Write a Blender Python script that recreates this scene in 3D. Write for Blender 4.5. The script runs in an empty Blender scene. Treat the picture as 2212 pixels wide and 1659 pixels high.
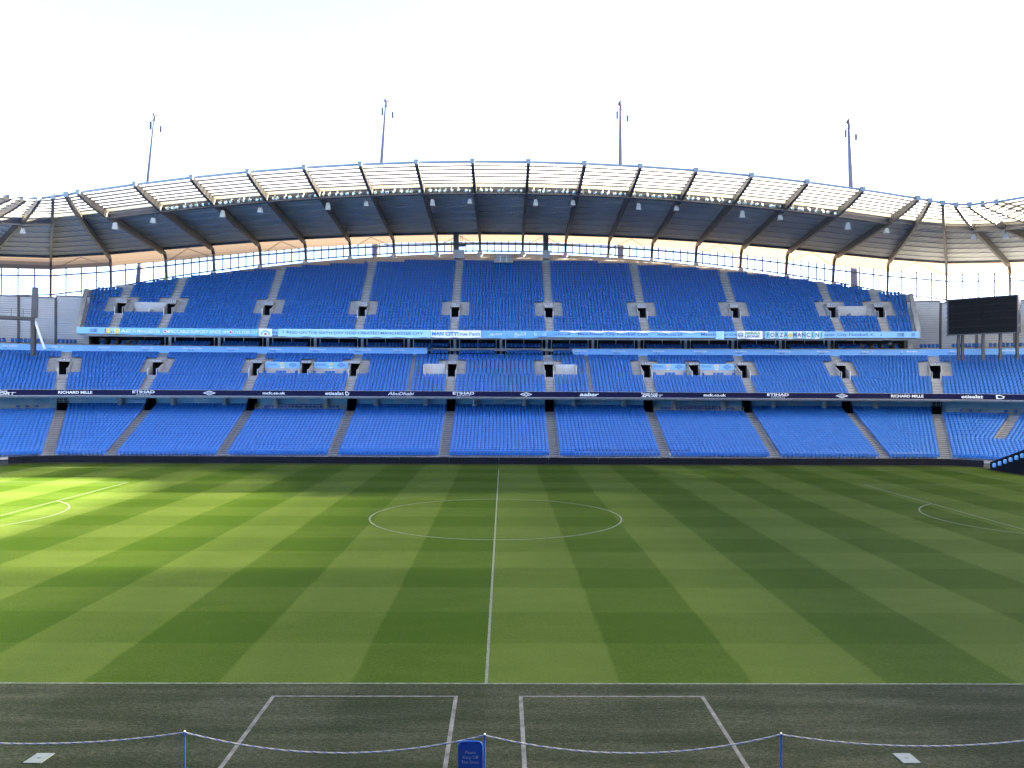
import bpy, math, random
import numpy as np
from mathutils import Vector, Matrix

random.seed(7)
rng = np.random.default_rng(7)
SC = bpy.context.scene
COL = SC.collection

# ------------------------------------------------------------------ camera
cam_d = bpy.data.cameras.new('camera')
cam = bpy.data.objects.new('camera', cam_d)
COL.objects.link(cam)
cam_d.sensor_width = 36.0
cam_d.lens = 1790.0 / 2212.0 * 36.0
cam_d.clip_start = 0.1
cam_d.clip_end = 3000.0
cam.matrix_world = (Matrix.Translation((0.52, -60.9, 9.75))
                    @ Matrix.Rotation(math.radians(-0.58), 4, 'Z')
                    @ Matrix.Rotation(math.radians(90.0), 4, 'X')
                    @ Matrix.Rotation(math.radians(0.27), 4, 'Z'))
SC.camera = cam

# ------------------------------------------------------------------ world and sun
SUN_FROM = Vector((97.0, 18.3, 32.4)).normalized()
SUN_EL = math.asin(SUN_FROM.z)
SUN_AZ = math.atan2(SUN_FROM.x, SUN_FROM.y)
W = bpy.data.worlds.new('World')
SC.world = W
W.use_nodes = True
nt = W.node_tree
bg = nt.nodes['Background']
sky = nt.nodes.new('ShaderNodeTexSky')
sky.sky_type = 'NISHITA'
sky.sun_disc = False
sky.sun_elevation = SUN_EL
sky.sun_rotation = SUN_AZ
sky.altitude = 60.0
sky.air_density = 0.33
sky.dust_density = 1.0
sky.ozone_density = 0.5
nt.links.new(sky.outputs[0], bg.inputs['Color'])
bg.inputs['Strength'].default_value = 0.054
sun_d = bpy.data.lights.new('sun', 'SUN')
sun_d.energy = 5.0
sun_d.angle = math.radians(1.2)
sun_d.color = (1.0, 0.87, 0.62)
sun = bpy.data.objects.new('sun', sun_d)
COL.objects.link(sun)
sun.rotation_euler = (-SUN_FROM).to_track_quat('-Z', 'Y').to_euler()
sun.location = SUN_FROM * 200.0
SC.view_settings.view_transform = 'Standard'
SC.view_settings.look = 'None'
SC.view_settings.gamma = 1.0
SC.view_settings.use_curve_mapping = False
SC.view_settings.exposure = 5.05
SC.cycles.use_denoising = True
SC.cycles.max_bounces = 8
SC.cycles.diffuse_bounces = 4
SC.cycles.transparent_max_bounces = 16
SC.cycles.sample_clamp_indirect = 6.0

# ------------------------------------------------------------------ materials
MATS = {}


def mat(name, col, rough=0.6, metal=0.0, var=0.0, scale=3.0, spec=0.5, stretch=(1, 1, 1), emit=None, coat=0.0):
    if name in MATS:
        return MATS[name]
    m = bpy.data.materials.new(name)
    m.use_nodes = True
    n = m.node_tree.nodes
    l = m.node_tree.links
    b = n['Principled BSDF']
    b.inputs['Base Color'].default_value = (*col, 1)
    b.inputs['Roughness'].default_value = rough
    b.inputs['Metallic'].default_value = metal
    b.inputs['Specular IOR Level'].default_value = spec
    if emit:
        b.inputs['Emission Color'].default_value = (*col, 1)
        b.inputs['Emission Strength'].default_value = emit
    if var > 0:
        g = n.new('ShaderNodeNewGeometry')
        mp = n.new('ShaderNodeMapping')
        mp.inputs['Scale'].default_value = stretch
        l.new(g.outputs['Position'], mp.inputs['Vector'])
        nz = n.new('ShaderNodeTexNoise')
        nz.inputs['Scale'].default_value = scale
        nz.inputs['Detail'].default_value = 6.0
        l.new(mp.outputs[0], nz.inputs['Vector'])
        rmp = n.new('ShaderNodeMapRange')
        rmp.inputs['From Min'].default_value = 0.3
        rmp.inputs['From Max'].default_value = 0.7
        rmp.inputs['To Min'].default_value = 1.0 - var
        rmp.inputs['To Max'].default_value = 1.0 + var
        l.new(nz.outputs['Fac'], rmp.inputs['Value'])
        mx = n.new('ShaderNodeVectorMath')
        mx.operation = 'SCALE'
        mx.inputs[0].default_value = col
        l.new(rmp.outputs[0], mx.inputs['Scale'])
        l.new(mx.outputs[0], b.inputs['Base Color'])
    MATS[name] = m
    return m


M_CONC = mat('concrete', (0.36, 0.35, 0.34), 0.85, var=0.16, scale=1.3)
M_STEP = mat('step_concrete', (0.27, 0.26, 0.25), 0.85, var=0.22, scale=2.5)
M_STEPD = mat('worn_step', (0.15, 0.145, 0.14), 0.9, var=0.25, scale=2.5)
M_PALE = mat('painted_concrete', (0.42, 0.42, 0.42), 0.7, var=0.08, scale=1.0)
M_DARK = mat('dark_interior', (0.012, 0.012, 0.014), 0.9)  # black painted in for unlit passages; also the sign clips
M_STEEL = mat('dark_steel', (0.075, 0.075, 0.085), 0.5, metal=0.2, var=0.15, scale=0.7)
M_RAFT = mat('rafter_steel', (0.050, 0.047, 0.046), 0.5, metal=0.1, var=0.1, scale=0.6)
M_CAP = mat('rafter_cap', (0.15, 0.17, 0.18), 0.5)
M_CREAM = mat('cream_fascia', (0.70, 0.64, 0.48), 0.6, var=0.05)
M_TEAL = mat('teal_wall', (0.20, 0.37, 0.46), 0.7, var=0.1, scale=0.8)
M_SKYB = mat('sky_blue_panel', (0.20, 0.45, 0.80), 0.45, var=0.04, scale=0.4)
M_NAVY = mat('navy_panel', (0.006, 0.006, 0.035), 0.5, spec=0.12)
M_LED = mat('led_black', (0.008, 0.009, 0.014), 0.6, var=0.3, scale=0.5, spec=0.12)
M_WHITE = mat('white_print', (0.80, 0.80, 0.80), 0.5)
M_NAVYP = mat('navy_print', (0.03, 0.07, 0.22), 0.5)
M_WFRAME = mat('white_frame', (0.80, 0.82, 0.84), 0.45)
M_SEATI = mat('seat_plastic', (0.011, 0.112, 0.40), 0.38, var=0.16, scale=2.2)
M_BLUEPOST = mat('blue_paint', (0.015, 0.09, 0.42), 0.35)
M_MAST = mat('mast_paint', (0.085, 0.085, 0.115), 0.8, spec=0.05)
M_CAPG = mat('mast_cap', (0.060, 0.055, 0.068), 0.7, spec=0.05)
M_SPK = mat('speaker_grey', (0.55, 0.54, 0.50), 0.6)
M_SCREEN = mat('screen_black', (0.007, 0.007, 0.008), 0.6, var=0.25, scale=4, spec=0.08)
M_GOLD = mat('crest_gold', (0.62, 0.50, 0.12), 0.5)
M_RED = mat('crest_red', (0.45, 0.05, 0.05), 0.5)
M_GREENP = mat('green_print', (0.04, 0.26, 0.08), 0.5)
M_TEALP = mat('pale_teal_print', (0.22, 0.55, 0.62), 0.5)
M_RAILY = mat('rail_ochre', (0.36, 0.25, 0.10), 0.5)


def glass_mat(name, tint, rough, transp):
    m = bpy.data.materials.new(name)
    m.use_nodes = True
    n = m.node_tree.nodes
    l = m.node_tree.links
    out = n['Material Output']
    b = n['Principled BSDF']
    b.inputs['Base Color'].default_value = (*tint, 1)
    b.inputs['Roughness'].default_value = rough
    t = n.new('ShaderNodeBsdfTransparent')
    t.inputs['Color'].default_value = (0.93, 0.96, 0.97, 1)
    mx = n.new('ShaderNodeMixShader')
    mx.inputs[0].default_value = 1 - transp
    l.new(t.outputs[0], mx.inputs[1])
    l.new(b.outputs[0], mx.inputs[2])
    l.new(mx.outputs[0], out.inputs['Surface'])
    return m



M_BOXGLASS = glass_mat('box_glass', (0.010, 0.018, 0.03), 0.06, 0.30)


def translucent_mat(name, colour, transp, ribs):
    """ribbed polycarbonate: part clear, part diffusing"""
    m = bpy.data.materials.new(name)
    m.use_nodes = True
    n = m.node_tree.nodes
    l = m.node_tree.links
    out = n['Material Output']
    n.remove(n['Principled BSDF'])
    t = n.new('ShaderNodeBsdfTransparent')
    t.inputs['Color'].default_value = (*[min(1, c * 1.05) for c in colour], 1)
    d = n.new('ShaderNodeBsdfTranslucent')
    d.inputs['Color'].default_value = (*colour, 1)
    mx = n.new('ShaderNodeMixShader')
    mx.inputs[0].default_value = 1 - transp
    l.new(t.outputs[0], mx.inputs[1])
    l.new(d.outputs[0], mx.inputs[2])
    l.new(mx.outputs[0], out.inputs['Surface'])
    return m


M_POLY = translucent_mat('clear_polycarbonate', (0.74, 0.73, 0.70), 0.55, 0)
M_POLY2 = translucent_mat('sun_grading_strong', (0.72, 0.70, 0.56), 0.50, 0)  # sheets of stepped transparency, chosen to grade the sun reaching the pitch
M_POLY3 = translucent_mat('sun_grading_medium', (0.62, 0.60, 0.48), 0.34, 0)  # weaker step of the same sun grading
M_POLY4 = translucent_mat('sun_grading_weak', (0.55, 0.53, 0.42), 0.17, 0)  # weaker still, for the same sun grading
M_GLASS = glass_mat('clear_glazing', (0.3, 0.32, 0.34), 0.1, 0.97)
M_GLASS.node_tree.nodes['Transparent BSDF'].inputs['Color'].default_value = (0.80, 0.80, 0.80, 1)
M_POLY5 = translucent_mat('sun_grading_faint', (0.45, 0.43, 0.35), 0.10, 0)  # last and faintest step of the sun grading
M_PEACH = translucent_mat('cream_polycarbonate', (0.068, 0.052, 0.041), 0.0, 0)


def grass_mat(name, near):
    m = bpy.data.materials.new(name)
    m.use_nodes = True
    n = m.node_tree.nodes
    l = m.node_tree.links
    b = n['Principled BSDF']
    b.inputs['Roughness'].default_value = 0.75
    b.inputs['Specular IOR Level'].default_value = 0.04
    g = n.new('ShaderNodeNewGeometry')
    sep = n.new('ShaderNodeSeparateXYZ')
    l.new(g.outputs['Position'], sep.inputs[0])

    def math_(op, a, bb=None, cl=False):
        q = n.new('ShaderNodeMath')
        q.operation = op
        q.use_clamp = cl
        for k, v in enumerate((a, bb)):
            if v is None:
                continue
            if isinstance(v, (int, float)):
                q.inputs[k].default_value = v
            else:
                l.new(v, q.inputs[k])
        return q.outputs[0]

    def noise(scale, st=(1, 1, 1), detail=4.0):
        mp = n.new('ShaderNodeMapping')
        mp.inputs['Scale'].default_value = st
        l.new(g.outputs['Position'], mp.inputs['Vector'])
        z = n.new('ShaderNodeTexNoise')
        z.inputs['Scale'].default_value = scale
        z.inputs['Detail'].default_value = detail
        l.new(mp.outputs[0], z.inputs['Vector'])
        return z.outputs['Fac']

    wob = math_('MULTIPLY', math_('SUBTRACT', noise(0.35), 0.5), 0.22)

    def stripes(coord, width):
        s = math_('SINE', math_('MULTIPLY', math_('ADD', coord, wob), math.pi / width))
        return math_('ADD', math_('MULTIPLY', s, 9.0), 0.5, True)

    sx = stripes(sep.outputs['X'], 4.375)
    sy = stripes(sep.outputs['Y'], 4.25)
    fine = noise(18.0, (1, 1, 1), 8.0)
    mid = noise(0.8, (0.5, 1.2, 1), 5.0)
    big = noise(0.05)
    grain = noise(7.0, (0.8, 1.6, 1), 5.0)
    patch = noise(0.45, (0.6, 1.4, 1), 6.0)
    if not near:
        # mown both ways, blade sheen painted into the colour: lengthwise stripes strong, crosswise bands weaker
        a = math_('MULTIPLY', sx, 0.50)
        c = math_('MULTIPLY', sy, 0.27)
        tone = math_('ADD', a, c)
        tone = math_('ADD', tone, math_('MULTIPLY', math_('SUBTRACT', mid, 0.5), 0.35))
        tone = math_('ADD', tone, math_('MULTIPLY', math_('SUBTRACT', fine, 0.5), 1.1))
        tone = math_('ADD', tone, math_('MULTIPLY', math_('SUBTRACT', big, 0.5), 0.3))
        tone = math_('ADD', tone, math_('MULTIPLY', math_('SUBTRACT', grain, 0.5), 0.85))
        tone = math_('ADD', tone, math_('MULTIPLY', math_('SUBTRACT', patch, 0.5), 0.35))
        cr = n.new('ShaderNodeValToRGB')
        e = cr.color_ramp.elements
        e[0].position = 0.0
        e[0].color = (0.020, 0.042, 0.0015, 1)
        e[1].position = 1.0
        e[1].color = (0.051, 0.076, 0.014, 1)
        l.new(tone, cr.inputs[0])
    else:
        streak = noise(0.9, (0.22, 1.5, 1), 8.0)
        tone = math_('ADD', math_('ADD', math_('MULTIPLY', math_('SUBTRACT', streak, 0.5), 1.05), 0.5), math_('MULTIPLY', math_('SUBTRACT', fine, 0.5), 1.5))
        tone = math_('ADD', tone, math_('MULTIPLY', sx, 0.08))
        tone = math_('ADD', tone, math_('MULTIPLY', math_('SUBTRACT', grain, 0.5), 1.1))
        cr = n.new('ShaderNodeValToRGB')
        e = cr.color_ramp.elements
        e[0].position = 0.15
        e[0].color = (0.010, 0.016, 0.007, 1)
        e[1].position = 0.95
        e[1].color = (0.046, 0.052, 0.036, 1)
        mm = cr.color_ramp.elements.new(0.5)
        mm.color = (0.020, 0.025, 0.014, 1)
        l.new(tone, cr.inputs[0])
    l.new(cr.outputs[0], b.inputs['Base Color'])
    bp = n.new('ShaderNodeBump')
    bp.inputs['Strength'].default_value = 0.5
    bp.inputs['Distance'].default_value = 0.03
    l.new(fine, bp.inputs['Height'])
    l.new(bp.outputs[0], b.inputs['Normal'])
    return m


M_GRASS = grass_mat('mown_grass', False)
M_TURF = grass_mat('worn_turf', True)
M_LINE = mat('line_paint', (0.070, 0.088, 0.062), 0.8, var=0.5, scale=6.0)


def deck_mat():
    m = bpy.data.materials.new('roof_deck')
    m.use_nodes = True
    n = m.node_tree.nodes
    l = m.node_tree.links
    b = n['Principled BSDF']
    b.inputs['Roughness'].default_value = 0.55
    uv = n.new('ShaderNodeUVMap')
    sep = n.new('ShaderNodeSeparateXYZ')
    l.new(uv.outputs[0], sep.inputs[0])
    q = n.new('ShaderNodeMath')
    q.operation = 'MULTIPLY'
    q.inputs[1].default_value = 2 * math.pi / 0.33
    l.new(sep.outputs['X'], q.inputs[0])
    s = n.new('ShaderNodeMath')
    s.operation = 'SINE'
    l.new(q.outputs[0], s.inputs[0])
    bp = n.new('ShaderNodeBump')
    bp.inputs['Distance'].default_value = 0.05
    bp.inputs['Strength'].default_value = 0.6
    l.new(s.outputs[0], bp.inputs['Height'])
    l.new(bp.outputs[0], b.inputs['Normal'])
    b.inputs['Base Color'].default_value = (0.35, 0.365, 0.385, 1)
    return m


M_DECK = deck_mat()

# ------------------------------------------------------------------ mesh helpers


class MB:
    def __init__(self):
        self.v = []
        self.f = []
        self.uv = None

    def hexa(self, c):
        """8 corners: bottom ring 0-3, top ring 4-7"""
        o = len(self.v)
        self.v += [tuple(p) for p in c]
        for f in ((3, 2, 1, 0), (4, 5, 6, 7), (0, 1, 5, 4), (1, 2, 6, 5), (2, 3, 7, 6), (3, 0, 4, 7)):
            self.f.append(tuple(o + k for k in f))

    def box(self, c, s, rz=0.0):
        cx, cy, cz = c
        hx, hy, hz = s[0] / 2, s[1] / 2, s[2] / 2
        ca, sa = math.cos(rz), math.sin(rz)
        pts = []
        for z in (-hz, hz):
            for x, y in ((-hx, -hy), (hx, -hy), (hx, hy), (-hx, hy)):
                pts.append((cx + x * ca - y * sa, cy + x * sa + y * ca, cz + z))
        self.hexa(pts)

    def bar(self, a, b, w, h, up=(0, 0, 1)):
        a, b = Vector(a), Vector(b)
        d = (b - a)
        if d.length < 1e-6:
            return
        d.normalize()
        u = Vector(up)
        s = d.cross(u)
        if s.length < 1e-4:
            s = d.cross(Vector((1, 0, 0)))
        s.normalize()
        u = s.cross(d).normalized()
        pts = []
        for zz in (-h / 2, h / 2):
            pts += [a - s * w / 2 + u * zz, a + s * w / 2 + u * zz, b + s * w / 2 + u * zz, b - s * w / 2 + u * zz]
        self.hexa(pts)

    def tube(self, pts, rads, seg=10, caps=True):
        o = len(self.v)
        n = len(pts)
        for i, p in enumerate(pts):
            p = Vector(p)
            d = Vector(pts[min(i + 1, n - 1)]) - Vector(pts[max(i - 1, 0)])
            d.normalize()
            s = d.cross(Vector((0, 0, 1)))
            if s.length < 1e-3:
                s = Vector((1, 0, 0))
            s.normalize()
            u = s.cross(d)
            for k in range(seg):
                a = 2 * math.pi * k / seg
                self.v.append(tuple(p + (s * math.cos(a) + u * math.sin(a)) * rads[i]))
        for i in range(n - 1):
            for k in range(seg):
                k2 = (k + 1) % seg
                self.f.append((o + i * seg + k, o + i * seg + k2, o + (i + 1) * seg + k2, o + (i + 1) * seg + k))
        if caps:
            self.f.append(tuple(o + k for k in range(seg))[::-1])
            self.f.append(tuple(o + (n - 1) * seg + k for k in range(seg)))

    def quad(self, a, b, c, d):
        o = len(self.v)
        self.v += [tuple(a), tuple(b), tuple(c), tuple(d)]
        self.f.append((o, o + 1, o + 2, o + 3))

    def poly_prism(self, pts, off):
        """closed outline (list of 3d points) extruded by vector off"""
        o = len(self.v)
        n = len(pts)
        off = Vector(off)
        self.v += [tuple(p) for p in pts] + [tuple(Vector(p) + off) for p in pts]
        self.f.append(tuple(range(o, o + n))[::-1])
        self.f.append(tuple(range(o + n, o + 2 * n)))
        for k in range(n):
            k2 = (k + 1) % n
            self.f.append((o + k, o + k2, o + n + k2, o + n + k))

    def mesh(self, name, m=None):
        me = bpy.data.meshes.new(name)
        me.from_pydata(self.v, [], self.f)
        if m is not None:
            me.materials.append(m)
        me.update()
        return me

    def build(self, name, m, parent=None, label=None):
        me = self.mesh(name, m)
        return link(name, me, parent, label)


def link(name, data, parent=None, label=None):
    o = bpy.data.objects.new(name, data)
    COL.objects.link(o)
    if parent is not None:
        o.parent = parent
        o.matrix_parent_inverse = parent_world(parent).inverted()
    if label:
        o['label'] = label
    return o


WORLD = {}


def parent_world(o):
    return WORLD.get(o.name, Matrix.Identity(4))


def thing(name, label, cat, loc=(0, 0, 0), group=None):
    o = bpy.data.objects.new(name, None)
    COL.objects.link(o)
    o.location = loc
    o.empty_display_size = 0.5
    WORLD[o.name] = Matrix.Translation(loc)
    tag(o, label, cat, group)
    return o


def tag(o, label, cat, group=None, kind=None):
    if label:
        o['label'] = label
    if cat:
        o['category'] = cat
    if group:
        o['group'] = group
    if kind:
        o['kind'] = kind
    return o


def structure(o):
    o['kind'] = 'structure'
    return o


# ------------------------------------------------------------------ plan of the bowl
K, CC, YF, L, RC = 0.0022, 0.13, 43.1, 52.5, 12.0
TH0 = math.atan2(K * L, 1 - CC)
M0 = math.hypot(K * L, 1 - CC)
ARC = RC * math.pi / 2
UEND = L + ARC + (YF - RC)


def P(u, r, g=1.0):
    """plan point: u metres along the front row from the halfway line, r metres back from it"""
    s = 1 if u >= 0 else -1
    a = abs(u)
    if a <= L:
        return u * (1 + K * r), YF + r - CC * r * (a / L) ** 2
    ph = (a - L) / RC
    f = min(ph / (math.pi / 2), 1)
    fg = min(1.0, f * g)
    th = TH0 + (math.pi / 2 - TH0) * fg
    m = M0 + (1 - M0) * fg
    if ph <= math.pi / 2:
        return (s * (L + RC * math.sin(ph) + r * m * math.sin(th)), YF - RC + RC * math.cos(ph) + r * m * math.cos(th))
    return s * (L + RC + r), YF - RC - (a - L - ARC)


def V(u, r, z, g=1.0):
    x, y = P(u, r, g)
    return Vector((x, y, z))


def R(u, r, z):
    return V(u, r, z, 1.55)


def ang(u, r, g=1.0):
    x0, y0 = P(u - 0.05, r, g)
    x1, y1 = P(u + 0.05, r, g)
    return math.atan2(y1 - y0, x1 - x0)


def lsc(u, r):
    x0, y0 = P(u - 0.05, r)
    x1, y1 = P(u + 0.05, r)
    return math.hypot(x1 - x0, y1 - y0) / 0.1


def u_off(u0, x, r):
    """the u that lies x metres along the row from u0"""
    n = max(2, int(abs(x) / 0.25))
    u = u0
    for _ in range(n):
        u += x / n / lsc(u, r)
    return u


def Wd(u, r):
    """half-widths in the corners shrink in u so that they keep their size in metres"""
    return 1.0 if abs(u) <= L else 1.08 / lsc(u, r)


def span(u0, u1, step=1.75):
    """sample points between u0 and u1, finer in the corners"""
    if u1 < u0:
        u0, u1 = u1, u0
    pts = [u0]
    u = u0
    while u < u1 - 1e-6:
        st = step if abs(u + 0.01) < L else min(step, 0.9)
        nu = u + st
        for b in (-L, L):
            if u < b - 1e-6 < nu - 1e-6:
                nu = b
        u = min(nu, u1)
        pts.append(u)
    return pts


def curved_box(mb, u0, u1, r0, r1, z0, z1, step=1.75, g=1.0):
    """wall or slab following the plan; z0, z1 may be functions of u"""
    f0 = z0 if callable(z0) else (lambda u: z0)
    f1 = z1 if callable(z1) else (lambda u: z1)
    us = span(u0, u1, step)
    o = len(mb.v)
    for u in us:
        mb.v += [tuple(V(u, r0, f0(u), g)), tuple(V(u, r1, f0(u), g)), tuple(V(u, r1, f1(u), g)), tuple(V(u, r0, f1(u), g))]
    for i in range(len(us) - 1):
        a = o + 4 * i
        b = a + 4
        for k in range(4):
            k2 = (k + 1) % 4
            mb.f.append((a + k, b + k, b + k2, a + k2))
    mb.f.append((o, o + 1, o + 2, o + 3))
    e = o + 4 * (len(us) - 1)
    mb.f.append((e + 3, e + 2, e + 1, e))


# ------------------------------------------------------------------ ground, pitch and markings
mb = MB()
mb.quad((-1500, -1500, -0.03), (1500, -1500, -0.03), (1500, 1500, -0.03), (-1500, 1500, -0.03))
structure(mb.build('ground', mat('asphalt', (0.06, 0.06, 0.06), 0.9, var=0.2, scale=0.4)))
mb = MB()
mb.quad((-63, -44, 0.0), (63, -44, 0.0), (63, 44, 0.0), (-63, 44, 0.0))
structure(mb.build('turf_surround', M_TURF))
mb = MB()
X0, X1, Y0, Y1 = -57.0, 57.0, -34.0, 38.3
mb.quad((X0, Y0, 0.004), (X1, Y0, 0.004), (X1, Y1, 0.004), (X0, Y1, 0.004))
pitch = structure(mb.build('pitch', M_GRASS))


def line_rect(name, x0, x1, y0, y1, parent=pitch, z=0.009):
    q = MB()
    q.quad((x0, y0, z), (x1, y0, z), (x1, y1, z), (x0, y1, z))
    return q.build(name, M_LINE, parent)


def line_arc(name, c, rad, a0, a1, w=0.12, seg=96):
    q = MB()
    for i in range(seg + 1):
        a = a0 + (a1 - a0) * i / seg
        for rr in (rad - w / 2, rad + w / 2):
            q.v.append((c[0] + rr * math.cos(a), c[1] + rr * math.sin(a), 0.013))
    for i in range(seg):
        q.f.append((2 * i, 2 * i + 1, 2 * i + 3, 2 * i + 2))
    return q.build(name, M_LINE, pitch)


w = 0.105
line_rect('touchline', -52.5, 52.5, -34, -34 + w)
line_rect('touchline', -52.5, 52.5, 34 - w, 34)
line_rect('halfway_line', -w / 2, w / 2, -34 + w, 34 - w)
for s in (-1, 1):
    line_rect('goal_line', s * 52.5 - (w if s > 0 else 0), s * 52.5 + (w if s < 0 else 0), -34 + w, 34 - w)
    line_rect('penalty_area_line', s * 36 - w / 2, s * 36 + w / 2, -20.16, 20.16)
    for t in (-1, 1):
        xa, xb = sorted((s * 36 + s * w / 2, s * 52.38))
        line_rect('penalty_area_line', xa, xb, t * 20.16 - w / 2, t * 20.16 + w / 2)
        xa, xb = sorted((s * 47 + s * w / 2, s * 52.38))
        line_rect('goal_area_line', xa, xb, t * 9.16 - w / 2, t * 9.16 + w / 2)
    line_rect('goal_area_line', s * 47 - w / 2, s * 47 + w / 2, -9.16, 9.16)
    al = math.acos(5.5 / 9.15)
    ca = 0 if s < 0 else math.pi
    line_arc('penalty_arc', (s * 41.5, 0), 9.15, ca - al, ca + al, seg=40)
line_arc('centre_circle', (0, 0), 9.15, 0, 2 * math.pi)
M_LINE2 = mat('worn_line_paint', (0.075, 0.078, 0.08), 0.85, var=0.55, scale=3.0)
for x0, x1 in ((-6.66, -0.86), (1.04, 6.84)):
    for nm, a in (('front', (x0, x1, -35.08, -35.0)), ('side', (x0, x0 + 0.12, -42.0, -35.08)), ('side', (x1 - 0.12, x1, -42.0, -35.08))):
        q = MB()
        q.quad((a[0], a[2], 0.004), (a[1], a[2], 0.004), (a[1], a[3], 0.004), (a[0], a[3], 0.004))
        structure(q.build('technical_area_line', M_LINE2))

# ------------------------------------------------------------------ the far stand
stand = thing('grandstand', 'far three-tier stand of grey concrete terraces filled with blue seats', 'grandstand', (0, YF, 0))

AISLES = [-56.0, -48.5, -34.75, -20.9, -6.95, 7.0, 21.0, 34.8, 48.6, 56.2]
TIERS = {
    'lower': dict(r0=0.0, z0=0.55, t=0.72, h=0.215, n=26, u=66.0),
    'mid': dict(r0=13.8, z0=8.0, t=0.80, h=0.40, n=15, u=66.0),
    'upper': dict(r0=22.3, z0=17.1, t=0.78, h=0.53, n=28, u=55.2),
}


def rr(T, i):
    return T['r0'] + T['t'] * i


def zz(T, i):
    return T['z0'] + T['h'] * i


def nrows_upper(u):
    t = abs(u) / 52.5
    n = 28 - 11 * t * t
    if t > 1:
        n -= 40 * (t - 1)
    return n


def umax(name, i):
    if name != 'upper':
        return TIERS[name]['u']
    lo = 0.0
    for k in range(0, 553):
        u = k * 0.1
        if nrows_upper(u) >= i + 1:
            lo = u
    # steps of whole half bays
    return min(55.2, lo)


EXTRA = [(60.6, 9)]
# cut-outs: (u0, u1, i0, i1) rows i0..i1-1 removed
CUTS = {'lower': [], 'mid': [], 'upper': []}
NOSEAT = {'lower': [], 'mid': [], 'upper': []}
for a in AISLES:
    for nm in ('lower', 'mid'):
        NOSEAT[nm].append((a, 0.66, 0, 99))
    w9 = Wd(a, 19.0)
    CUTS['lower'].append((a - 0.62 * w9, a + 0.62 * w9, 24, 26))
    CUTS['mid'].append((a - 0.80 * w9, a + 0.80 * w9, 7, 13))
    NOSEAT['mid'].append((a, 2.0, 7, 13))
UP_AISLES = [-53.45, -48.2, -34.4, -20.6, -6.8, 7.2, 21.15, 34.8, 48.8, 53.6]
for a in UP_AISLES:
    w9 = Wd(a, 28.0)
    CUTS['upper'].append((a - 0.80 * w9, a + 0.80 * w9, 6, 11))
    NOSEAT['upper'].append((a, 0.64, 0, 99))
    NOSEAT['upper'].append((a, 2.05, 6, 11))
for a, i0 in EXTRA:
    NOSEAT['lower'].append((a, 0.66, i0, 99))
SIDE_VOMS = [-27.8, 27.9]
for a in SIDE_VOMS:
    CUTS['mid'].append((a - 0.80, a + 0.80, 7, 13))
    NOSEAT['mid'].append((a, 1.05, 7, 13))
# wheelchair platforms in the middle tier, with boards behind
PLATS = []
for s in (-1, 1):
    for a, b in ((21.0, 27.85), (27.85, 34.8)):
        u0, u1 = sorted((s * (a + 1.0), s * (b - 1.0)))
        PLATS.append((u0, u1))
        CUTS['mid'].append((u0, u1, 7, 11))
        NOSEAT['mid'].append(((u0 + u1) / 2, (u1 - u0) / 2 + 0.1, 7, 11))
DPLATS = [(-10.9, -8.0), (8.05, 10.9)]
for u0, u1 in DPLATS:
    CUTS['mid'].append((u0, u1, 7, 10))
    NOSEAT['mid'].append(((u0 + u1) / 2, (u1 - u0) / 2 + 0.1, 7, 10))
# lower tier platforms at the top
LPLATS = [(-34.0, -21.65), (21.75, 34.05), (56.8, 65.0), (-65.0, -56.6)]
for u0, u1 in LPLATS:
    CUTS['lower'].append((u0, u1, 23, 26))
    NOSEAT['lower'].append(((u0 + u1) / 2, (u1 - u0) / 2 + 0.1, 23, 26))
# white-walled platforms of the upper tier, near its ends
UPLATS = [(-52.85, -49.05), (49.65, 53.0)]
for u0, u1 in UPLATS:
    CUTS['upper'].append((u0, u1, 6, 9))
    NOSEAT['upper'].append(((u0 + u1) / 2, (u1 - u0) / 2 + 0.02, 6, 9))


def row_intervals(name, i):
    um = umax(name, i)
    ivs = [(-um, um)]
    for c0, c1, i0, i1 in CUTS[name]:
        if not (i0 <= i < i1):
            continue
        out = []
        for a, b in ivs:
            if c1 <= a or c0 >= b:
                out.append((a, b))
                continue
            if c0 > a:
                out.append((a, c0))
            if c1 < b:
                out.append((c1, b))
        ivs = out
    return [iv for iv in ivs if iv[1] - iv[0] > 0.02]


for nm in ('lower', 'mid', 'upper'):
    T = TIERS[nm]
    q = MB()
    for i in range(T['n']):
        for a, b in row_intervals(nm, i):
            us = span(a, b, 2.0)
            o = len(q.v)
            for u in us:
                q.v += [tuple(V(u, rr(T, i), zz(T, i) - T['h'] - 0.05)), tuple(V(u, rr(T, i), zz(T, i))), tuple(V(u, rr(T, i + 1), zz(T, i)))]
            for k in range(len(us) - 1):
                s0 = o + 3 * k
                q.f.append((s0, s0 + 3, s0 + 4, s0 + 1))
                q.f.append((s0 + 1, s0 + 4, s0 + 5, s0 + 2))
    q.build(nm + '_terrace', M_CONC, stand)

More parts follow.
